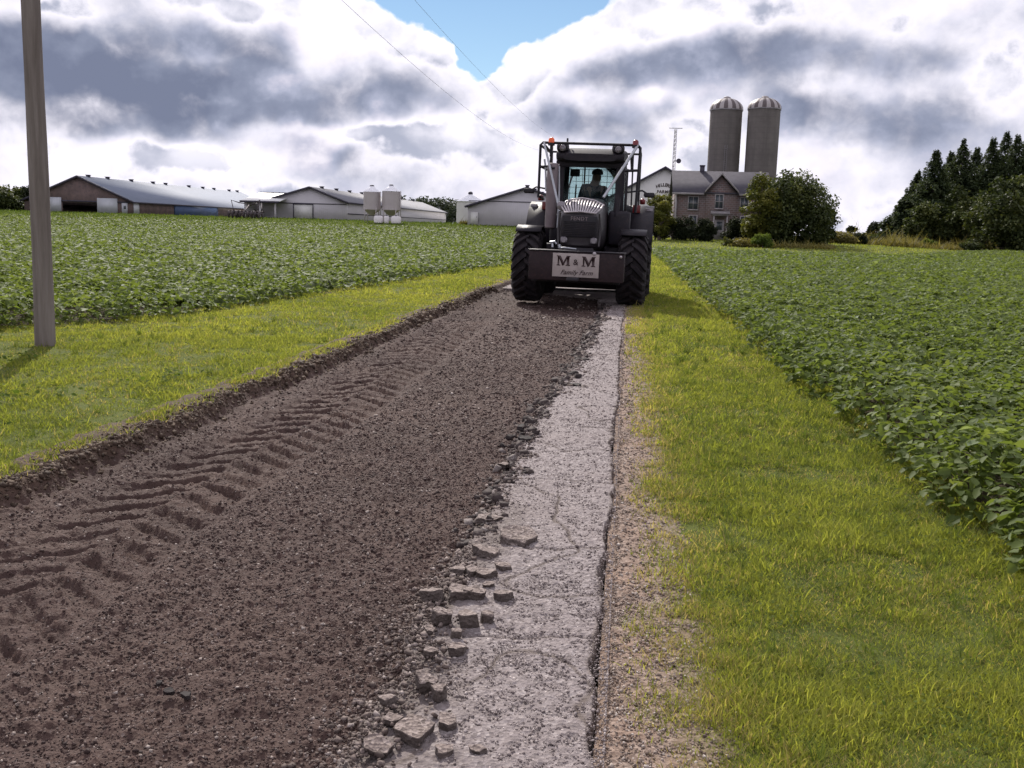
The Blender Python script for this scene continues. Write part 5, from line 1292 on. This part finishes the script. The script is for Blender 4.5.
# pulverising drum housing carried behind
b = MB(); b.prism([(3.95, .1), (3.85, .6), (4.1, 1.15), (4.6, 1.3), (5.2, .9), (5.3, .12)], 'x', -1.28, 1.28); dr_ = b.build('mill_housing', M['box_paint'], T, bevel=.02)
b = MB(); b.prism([(3.8, .0), (3.8, .14), (5.3, .14), (5.4, .05), (5.3, 0)], 'x', -1.34, -1.285); b.prism([(3.8, .0), (3.8, .14), (5.3, .14), (5.4, .05), (5.3, 0)], 'x', 1.285, 1.34); b.build('skid', M['black_metal'], dr_)
tubes('lift_arm', [[(-.45, 3.3, .8), (-.5, 4.1, .6)], [(.45, 3.3, .8), (.5, 4.1, .6)], [(0, 3.4, 1.3), (0, 4.3, 1.2)]], .05, M['black_metal'])

# ------------------------------------------------------------------ driver: one continuous body
def skin_body(chains, name, mat, sub=1):
    bm = bmesh.new(); lay = bm.verts.layers.skin.verify(); pts = {}
    for (a, b_) in chains['edges']:
        for k in (a, b_):
            if k not in pts:
                v = bm.verts.new(chains['v'][k][0]); v[lay].radius = (chains['v'][k][1],) * 2; pts[k] = v
                if k == chains['root']: v[lay].use_root = True
        bm.edges.new((pts[a], pts[b_]))
    me = bpy.data.meshes.new(name); bm.to_mesh(me); bm.free(); o = bpy.data.objects.new(name, me); COL.objects.link(o)
    o.modifiers.new('skin', 'SKIN'); m = o.modifiers.new('sub', 'SUBSURF'); m.levels = sub; m.render_levels = sub
    dg = bpy.context.evaluated_depsgraph_get(); dg.update(); me2 = bpy.data.meshes.new_from_object(o.evaluated_get(dg)); bpy.data.objects.remove(o)
    me2.materials.clear(); me2.materials.append(mat)
    for p in me2.polygons: p.use_smooth = True
    return me2
V_ = {'pel': ((.10, 2.38, 1.90), .15), 'wst': ((.12, 2.36, 2.10), .145), 'chs': ((.16, 2.30, 2.42), .20), 'nck0': ((.20, 2.25, 2.60), .15), 'nck': ((.225, 2.22, 2.70), .095), 'hd0': ((.24, 2.18, 2.77), .115), 'hd1': ((.255, 2.17, 2.85), .122), 'hd2': ((.26, 2.18, 2.93), .09),
      'shL': ((-.06, 2.28, 2.55), .10), 'elL': ((-.12, 2.12, 2.27), .055), 'wrL': ((-.02, 1.93, 2.20), .036), 'paL': ((-.01, 1.88, 2.20), .038),
      'shR': ((.43, 2.26, 2.53), .10), 'elR': ((.47, 2.10, 2.26), .055), 'wrR': ((.30, 1.93, 2.20), .036), 'paR': ((.27, 1.88, 2.20), .038),
      'hpL': ((.00, 2.34, 1.87), .10), 'knL': ((-.06, 1.90, 1.90), .075), 'anL': ((-.06, 1.82, 1.42), .05), 'toL': ((-.06, 1.66, 1.34), .04),
      'hpR': ((.20, 2.34, 1.87), .10), 'knR': ((.30, 1.90, 1.90), .075), 'anR': ((.30, 1.82, 1.42), .05), 'toR': ((.30, 1.66, 1.34), .04), 'nose': ((.245, 2.075, 2.845), .016)}
Ed = [('pel', 'wst'), ('wst', 'chs'), ('chs', 'nck0'), ('nck0', 'nck'), ('nck', 'hd0'), ('hd0', 'hd1'), ('hd1', 'hd2'), ('hd1', 'nose'), ('chs', 'shL'), ('shL', 'elL'), ('elL', 'wrL'), ('wrL', 'paL'), ('chs', 'shR'), ('shR', 'elR'), ('elR', 'wrR'), ('wrR', 'paR'),
      ('pel', 'hpL'), ('hpL', 'knL'), ('knL', 'anL'), ('anL', 'toL'), ('pel', 'hpR'), ('hpR', 'knR'), ('knR', 'anR'), ('anR', 'toR')]
bodyme = skin_body({'v': V_, 'edges': Ed, 'root': 'pel'}, 'person', M['skin'], 2)
bm = bmesh.new(); bm.from_mesh(bodyme)
for side, pal, sg_ in (('L', Vector((-.01, 1.87, 2.20)), 1), ('R', Vector((.27, 1.87, 2.20)), -1)):      # fingers closed round the wheel rim
    for f in range(4):
        off = Vector((sg_ * .005, 0, .027 - f * .018)); ln = (.034, .038, .036, .028)[f]
        vs = {0: (pal + off + Vector((0, .01, 0)), .0095), 1: (pal + off + Vector((sg_ * .005, -ln, .004)), .009), 2: (pal + off + Vector((sg_ * .03, -ln - .012, 0)), .0085), 3: (pal + off + Vector((sg_ * .042, -ln + .012, -.002)), .0075)}
        m2 = skin_body({'v': vs, 'edges': [(0, 1), (1, 2), (2, 3)], 'root': 0}, 'f', M['skin'], 1); bm.from_mesh(m2); bpy.data.meshes.remove(m2)
    vs = {0: (pal + Vector((0, .02, .02)), .012), 1: (pal + Vector((sg_ * .02, .0, .045)), .0105), 2: (pal + Vector((sg_ * .038, -.02, .04)), .009)}
    m2 = skin_body({'v': vs, 'edges': [(0, 1), (1, 2)], 'root': 0}, 'f', M['skin'], 1); bm.from_mesh(m2); bpy.data.meshes.remove(m2)
bm.to_mesh(bodyme); bm.free(); bodyme.name = 'person'
for p in bodyme.polygons: p.use_smooth = True
pm = T.matrix_basis.copy()
person = bpy.data.objects.new('person', bodyme); COL.objects.link(person)
person.scale = T.scale; person.location = T.location + Vector((-.13, 0, 0)); person.rotation_euler = T.rotation_euler
tag(person, 'driver in dark shirt and cap seated behind the wheel inside the tractor cab', 'person')
shirt_v = {k: (V_[k][0], V_[k][1] * 1.12) for k in ('pel', 'wst', 'chs', 'nck0', 'shL', 'elL', 'shR', 'elR')}
shirt_v['cuL'] = (tuple(Vector(V_['elL'][0]).lerp(Vector(V_['wrL'][0]), .85)), .05); shirt_v['cuR'] = (tuple(Vector(V_['elR'][0]).lerp(Vector(V_['wrR'][0]), .85)), .05)
sm = skin_body({'v': shirt_v, 'edges': [('pel', 'wst'), ('wst', 'chs'), ('chs', 'nck0'), ('chs', 'shL'), ('shL', 'elL'), ('elL', 'cuL'), ('chs', 'shR'), ('shR', 'elR'), ('elR', 'cuR')], 'root': 'pel'}, 'shirt', M['cloth'], 2)
o = bpy.data.objects.new('shirt', sm); COL.objects.link(o); o.parent = person
tv = {k: (V_[k][0], V_[k][1] * 1.13) for k in ('pel', 'hpL', 'knL', 'anL', 'hpR', 'knR', 'anR')}
sm = skin_body({'v': tv, 'edges': [('pel', 'hpL'), ('hpL', 'knL'), ('knL', 'anL'), ('pel', 'hpR'), ('hpR', 'knR'), ('knR', 'anR')], 'root': 'pel'}, 'trousers', M['cloth'], 2)
o = bpy.data.objects.new('trousers', sm); COL.objects.link(o); o.parent = person
for s in (-1, 1):
    b = MB(); b.lathe([(.004, -.006), (.012, 0), (.004, .006)], (.25 + s * .034, 2.05, 2.868), 10, 'y'); b.build('eye', M['black_metal'], person)
b = MB(); b.lathe([(.130, -.02), (.134, .0), (.128, .05), (.09, .10), (.01, .12)], (.258, 2.175, 2.885), 20); b.prism([(.16, 2.09), (.355, 2.09), (.33, 2.01), (.26, 1.98), (.19, 2.01)], 'z', 2.875, 2.887); b.build('cap', M['cap'], person, smooth=True)
# ------------------------------------------------------------------ labels of the uncountable stuff and the setting
LB = {'torn_edge_flakes': ('dark torn flakes along the broken edge toward the tractor', 'rubble'), 'yard_grass': ('low green yard grass between the left beans and the barns', 'grass'), 'ground': ('grassy farm ground reaching the horizon', 'ground'), 'milled_lane': ('dark brown crumbled surface of the milled farm lane with tyre lug prints', 'lane'),
 'old_pavement': ('pale worn asphalt strip still standing at the right of the lane', 'pavement'), 'gravel_shoulder': ('sandy gravel shoulder between pale asphalt and right grass', 'gravel'),
 'asphalt_crumbs': ('small dark asphalt crumbs scattered over the brown lane', 'crumbs'), 'edge_rubble': ('broken bits along the torn edge of the pale asphalt', 'rubble'),
 'pavement_grit': ('pale grit lying on the old asphalt strip', 'grit'), 'shoulder_grit': ('small stones on the sandy shoulder', 'grit'), 'bank_clods': ('soil clods along the lip of the cut bank at left', 'soil clods'),
 'verge_grass': ('sunlit mown grass between the left bean field and the lane', 'grass'), 'roadside_grass': ('yellow green grass strip between the shoulder and the right bean field', 'grass'),
 'lawn_grass': ('lawn in front of the brick house and garden bed', 'grass'), 'soybean_crop': ('green bean field right of the lane', 'soybeans'), 'soybean_crop.001': ('green bean field left of the lane before the barns', 'soybeans'),
 'verge_weeds': ('low broad leaved weeds in the mown grass', 'weeds'), 'distant_wood': ('hazy woods on the horizon behind the barns', 'wood'), 'rough_grass': ('tall tawny grass before the dark wood and the yard', 'grass')}
for o in list(bpy.data.objects):
    if o.name in LB and o.parent is None: o['label'], o['category'] = LB[o.name]

# ------------------------------------------------------------------ sky: Nishita air with a broken cloud deck
SUN_AZ = math.radians(22); SUN_EL = math.radians(37)      # azimuth left of the lane direction
w = bpy.data.worlds.new('World'); scene.world = w; w.use_nodes = True; nt = w.node_tree; nt.nodes.clear()
def N(t, **k):
    n = nt.nodes.new(t)
    for a, b in k.items(): setattr(n, a, b)
    return n
def Lk(a, b): nt.links.new(a, b)
def Mt(op, a, b=0.0, c=0.0, clamp=False):
    n = N('ShaderNodeMath', operation=op, use_clamp=clamp)
    for s, v in zip(n.inputs, (a, b, c)):
        if hasattr(v, 'node'): Lk(v, s)
        else: s.default_value = v
    return n.outputs[0]
tc = N('ShaderNodeTexCoord'); D = tc.outputs['Generated']
sky = N('ShaderNodeTexSky', sky_type='NISHITA'); sky.sun_disc = False; sky.sun_elevation = SUN_EL; sky.sun_rotation = -SUN_AZ; sky.air_density = 1.0; sky.dust_density = 0; sky.ozone_density = 2.5
sep = N('ShaderNodeSeparateXYZ'); Lk(D, sep.inputs[0])
az = Mt('ARCTAN2', sep.outputs[0], sep.outputs[1]); el = Mt('ARCSINE', sep.outputs[2])
cmb = N('ShaderNodeCombineXYZ'); Lk(az, cmb.inputs[0]); Lk(el, cmb.inputs[1]); P0 = cmb.outputs[0]
# noise space: direction with the vertical stretched towards the horizon
mp = N('ShaderNodeMapping'); mp.inputs['Scale'].default_value = (1, 1, 1.15); Lk(D, mp.inputs[0]); Q = mp.outputs[0]
def Ns(scale, detail, rough, vec, dist=0.0, off=None):
    v = vec
    if off:
        a = N('ShaderNodeVectorMath', operation='ADD'); Lk(vec, a.inputs[0]); a.inputs[1].default_value = off; v = a.outputs[0]
    n = N('ShaderNodeTexNoise'); n.inputs['Scale'].default_value = scale; n.inputs['Detail'].default_value = detail; n.inputs['Roughness'].default_value = rough; n.inputs['Distortion'].default_value = dist
    Lk(v, n.inputs['Vector']); return n
warp = Ns(11, 4, .62, Q)
wv = N('ShaderNodeVectorMath', operation='MULTIPLY_ADD'); Lk(warp.outputs['Color'], wv.inputs[0]); wv.inputs[1].default_value = (.075, .045, 0); wv.inputs[2].default_value = (-.0375, -.0225, 0)
pw = N('ShaderNodeVectorMath', operation='ADD'); Lk(P0, pw.inputs[0]); Lk(wv.outputs[0], pw.inputs[1]); PW = pw.outputs[0]
def blob(px, py, rx, ry, amp):
    d = ray(px, py).normalized(); a = math.atan2(d.x, d.y); e = math.asin(d.z)
    s = N('ShaderNodeVectorMath', operation='SUBTRACT'); Lk(PW, s.inputs[0]); s.inputs[1].default_value = (a, e, 0)
    m = N('ShaderNodeVectorMath', operation='MULTIPLY'); Lk(s.outputs[0], m.inputs[0]); m.inputs[1].default_value = (1000 / rx, 1000 / ry, 0)
    dt = N('ShaderNodeVectorMath', operation='DOT_PRODUCT'); Lk(m.outputs[0], dt.inputs[0]); Lk(m.outputs[0], dt.inputs[1])
    return Mt('MULTIPLY', Mt('EXPONENT', Mt('MULTIPLY', dt.outputs['Value'], -1.0)), amp)
def total(lst, base):
    acc = base
    for b in lst: acc = Mt('ADD', b, acc)
    return acc
# cloud light and shade by place
SH = [blob(120, 70, 150, 42, -.42), blob(200, 108, 110, 26, -.22), blob(30, 60, 70, 50, -.22), blob(270, 52, 60, 26, -.16), blob(400, 88, 56, 26, -.34), blob(350, 108, 50, 16, -.14), blob(80, 128, 120, 12, -.12), blob(345, 155, 44, 15, -.26), blob(390, 178, 90, 12, -.12), blob(250, 185, 70, 12, -.10), blob(600, 84, 46, 20, -.20), blob(660, 66, 80, 24, -.26), blob(560, 112, 40, 22, -.22), blob(640, 128, 50, 18, -.20), blob(750, 60, 80, 24, -.22), blob(800, 45, 90, 18, -.16), blob(905, 118, 90, 26, -.30), blob(900, 62, 60, 18, -.18), blob(1010, 30, 60, 30, -.14), blob(800, 105, 50, 24, -.22), blob(500, 122, 30, 16, -.12), blob(960, 170, 80, 20, -.14),
      blob(440, 48, 50, 20, .42), blob(345, 20, 70, 26, .38), blob(310, 60, 30, 20, .22), blob(520, 68, 34, 30, .42), blob(560, 48, 40, 22, .42), blob(620, 22, 60, 24, .34), blob(445, 138, 70, 18, .34), blob(330, 132, 80, 10, .26), blob(205, 60, 26, 8, .26), blob(40, 10, 60, 9, .25), blob(240, 6, 60, 12, .30), blob(215, 100, 16, 5, .2), blob(90, 160, 120, 22, .14), blob(190, 155, 50, 14, .26), blob(540, 150, 60, 14, .22), blob(690, 160, 40, 16, .2), blob(585, 98, 26, 10, .3), blob(640, 100, 16, 8, .22), blob(860, 80, 60, 12, .16), blob(1000, 75, 24, 26, .26), blob(830, 150, 60, 22, .12), blob(700, 20, 60, 14, .18), blob(480, 180, 80, 10, .1), blob(930, 40, 40, 10, .12)]
n1 = Ns(10, 7, .56, Q, .1); n2 = Ns(10, 5, .56, Q, .1, (.010, .006, -.026)); n3 = Ns(30, 5, .62, Q, .2)
rel = Mt('MULTIPLY', Mt('SUBTRACT', n1.outputs['Fac'], n2.outputs['Fac']), 1.25)
tex = Mt('MULTIPLY', Mt('SUBTRACT', n3.outputs['Fac'], .5), .28)
tex2 = Mt('MULTIPLY', Mt('SUBTRACT', n1.outputs['Fac'], .5), .50)
def puff(scale, off):
    a = N('ShaderNodeVectorMath', operation='MULTIPLY_ADD'); Lk(warp.outputs['Color'], a.inputs[0]); a.inputs[1].default_value = (.05, .05, .05); Lk(Q, a.inputs[2])
    b = N('ShaderNodeVectorMath', operation='ADD'); Lk(a.outputs[0], b.inputs[0]); b.inputs[1].default_value = off
    v = N('ShaderNodeTexVoronoi', feature='SMOOTH_F1'); v.inputs['Scale'].default_value = scale; v.inputs['Smoothness'].default_value = .35; v.inputs['Detail'].default_value = 1.0; v.inputs['Roughness'].default_value = .5
    Lk(b.outputs[0], v.inputs['Vector']); return v.outputs['Distance']
pf = Mt('SUBTRACT', .52, puff(17, (0, 0, 0)))
shs = total(SH, 0.0)
B = Mt('ADD', Mt('ADD', Mt('ADD', Mt('ADD', shs, .61), rel), tex), tex2)
B = Mt('ADD', B, Mt('MULTIPLY', pf, .36))
cr = N('ShaderNodeValToRGB'); e = cr.color_ramp.elements
while len(e) < 6: e.new(.5)
for i, (p, c) in enumerate([(0, (.21, .24, .35)), (.3, (.31, .345, .47)), (.52, (.49, .52, .67)), (.66, (.70, .69, .83)), (.8, (.96, .92, 1.02)), (1.0, (1.15, 1.1, 1.2))]): e[i].position = p; e[i].color = (*c, 1)
Lk(B, cr.inputs[0])
# coverage: an opening to the blue above the middle
cov = total([blob(505, 5, 66, 34, -1.2), blob(425, -14, 80, 30, -1.2), blob(575, -20, 60, 28, -1.1), blob(480, 50, 20, 30, -1.1)], .85)
cov = Mt('ADD', cov, Mt('ADD', Mt('MULTIPLY', Mt('SUBTRACT', n1.outputs['Fac'], .5), .8), Mt('ADD', Mt('MULTIPLY', pf, .45), Mt('MULTIPLY', Mt('SUBTRACT', n3.outputs['Fac'], .5), .5))))
cm = N('ShaderNodeMapRange', interpolation_type='SMOOTHSTEP'); Lk(cov, cm.inputs['Value']); cm.inputs['From Min'].default_value = .10; cm.inputs['From Max'].default_value = .30
# a nearer deck of grey clouds with bright rims before a pale backdrop of high cloud
covD = Mt('ADD', Mt('MULTIPLY_ADD', shs, -1.25, .53), Mt('ADD', Mt('MULTIPLY', Mt('SUBTRACT', n1.outputs['Fac'], .5), .9), Mt('ADD', Mt('MULTIPLY', pf, .62), Mt('MULTIPLY', Mt('SUBTRACT', n3.outputs['Fac'], .5), .55))))
def MR(v, a, b):
    m = N('ShaderNodeMapRange', interpolation_type='SMOOTHSTEP'); Lk(v, m.inputs['Value']); m.inputs['From Min'].default_value = a; m.inputs['From Max'].default_value = b; return m.outputs[0]
def MX(f, a, b):
    m = N('ShaderNodeMix', data_type='RGBA')
    for s_, v in ((m.inputs[0], f), (m.inputs[6], a), (m.inputs[7], b)):
        if hasattr(v, 'node'): Lk(v, s_)
        else: s_.default_value = v if not hasattr(v, '__len__') else (*v, 1)
    return m.outputs[2]
back = MX(MR(Mt('ADD', n1.outputs['Fac'], Mt('MULTIPLY', shs, .5)), .40, .78), (.47, .50, .63), (1.22, 1.18, 1.28))
lowel = MR(el, .10, .03); back = MX(Mt('MULTIPLY', lowel, .6), back, (.60, .62, .76)); body = MX(Mt('MULTIPLY', MR(covD, .85, .16), .85), cr.outputs[0], (1.25, 1.2, 1.3))
cloud = MX(MR(covD, .04, .28), back, body)
rim = Mt('MULTIPLY', MR(cov, .45, .16), .85)
cloud = MX(rim, cloud, (1.35, 1.3, 1.4))
bg1 = N('ShaderNodeBackground'); Lk(sky.outputs[0], bg1.inputs[0]); bg1.inputs[1].default_value = .105
bg2 = N('ShaderNodeBackground'); Lk(cloud, bg2.inputs[0]); bg2.inputs[1].default_value = 1.0
ms = N('ShaderNodeMixShader'); Lk(cm.outputs[0], ms.inputs[0]); Lk(bg1.outputs[0], ms.inputs[1]); Lk(bg2.outputs[0], ms.inputs[2])
ow = N('ShaderNodeOutputWorld'); Lk(ms.outputs[0], ow.inputs[0])
w.cycles.sampling_method = 'MANUAL'; w.cycles.sample_map_resolution = 512

sun = bpy.data.lights.new('sun', 'SUN'); sun.energy = 5.0; sun.angle = math.radians(.53); sun.color = (1, .94, .85)
so = bpy.data.objects.new('sun', sun); COL.objects.link(so)
S = Vector((-math.sin(SUN_AZ) * math.cos(SUN_EL), math.cos(SUN_AZ) * math.cos(SUN_EL), math.sin(SUN_EL)))
so.rotation_euler = S.to_track_quat('Z', 'Y').to_euler(); so.location = (-20, 0, 40)

# ------------------------------------------------------------------ camera and output
cd = bpy.data.cameras.new('camera'); cam = bpy.data.objects.new('camera', cd); COL.objects.link(cam); scene.camera = cam
cam.location = (0, 0, CAM_H); cam.rotation_euler = CAM_M.to_euler(); cd.sensor_width = 36; cd.lens = FPX / 1024 * 36; cd.clip_end = 6000; cd.clip_start = .05
vs = scene.view_settings; vs.view_transform = 'Standard'; vs.look = 'None'; vs.gamma = 1; vs.exposure = -.06; vs.use_curve_mapping = False
scene.cycles.max_bounces = 4; scene.cycles.diffuse_bounces = 3; scene.cycles.use_adaptive_sampling = True; scene.cycles.adaptive_threshold = .03; scene.cycles.transparent_max_bounces = 12; scene.cycles.transmission_bounces = 4; scene.cycles.use_denoising = True
scene.render.film_transparent = False
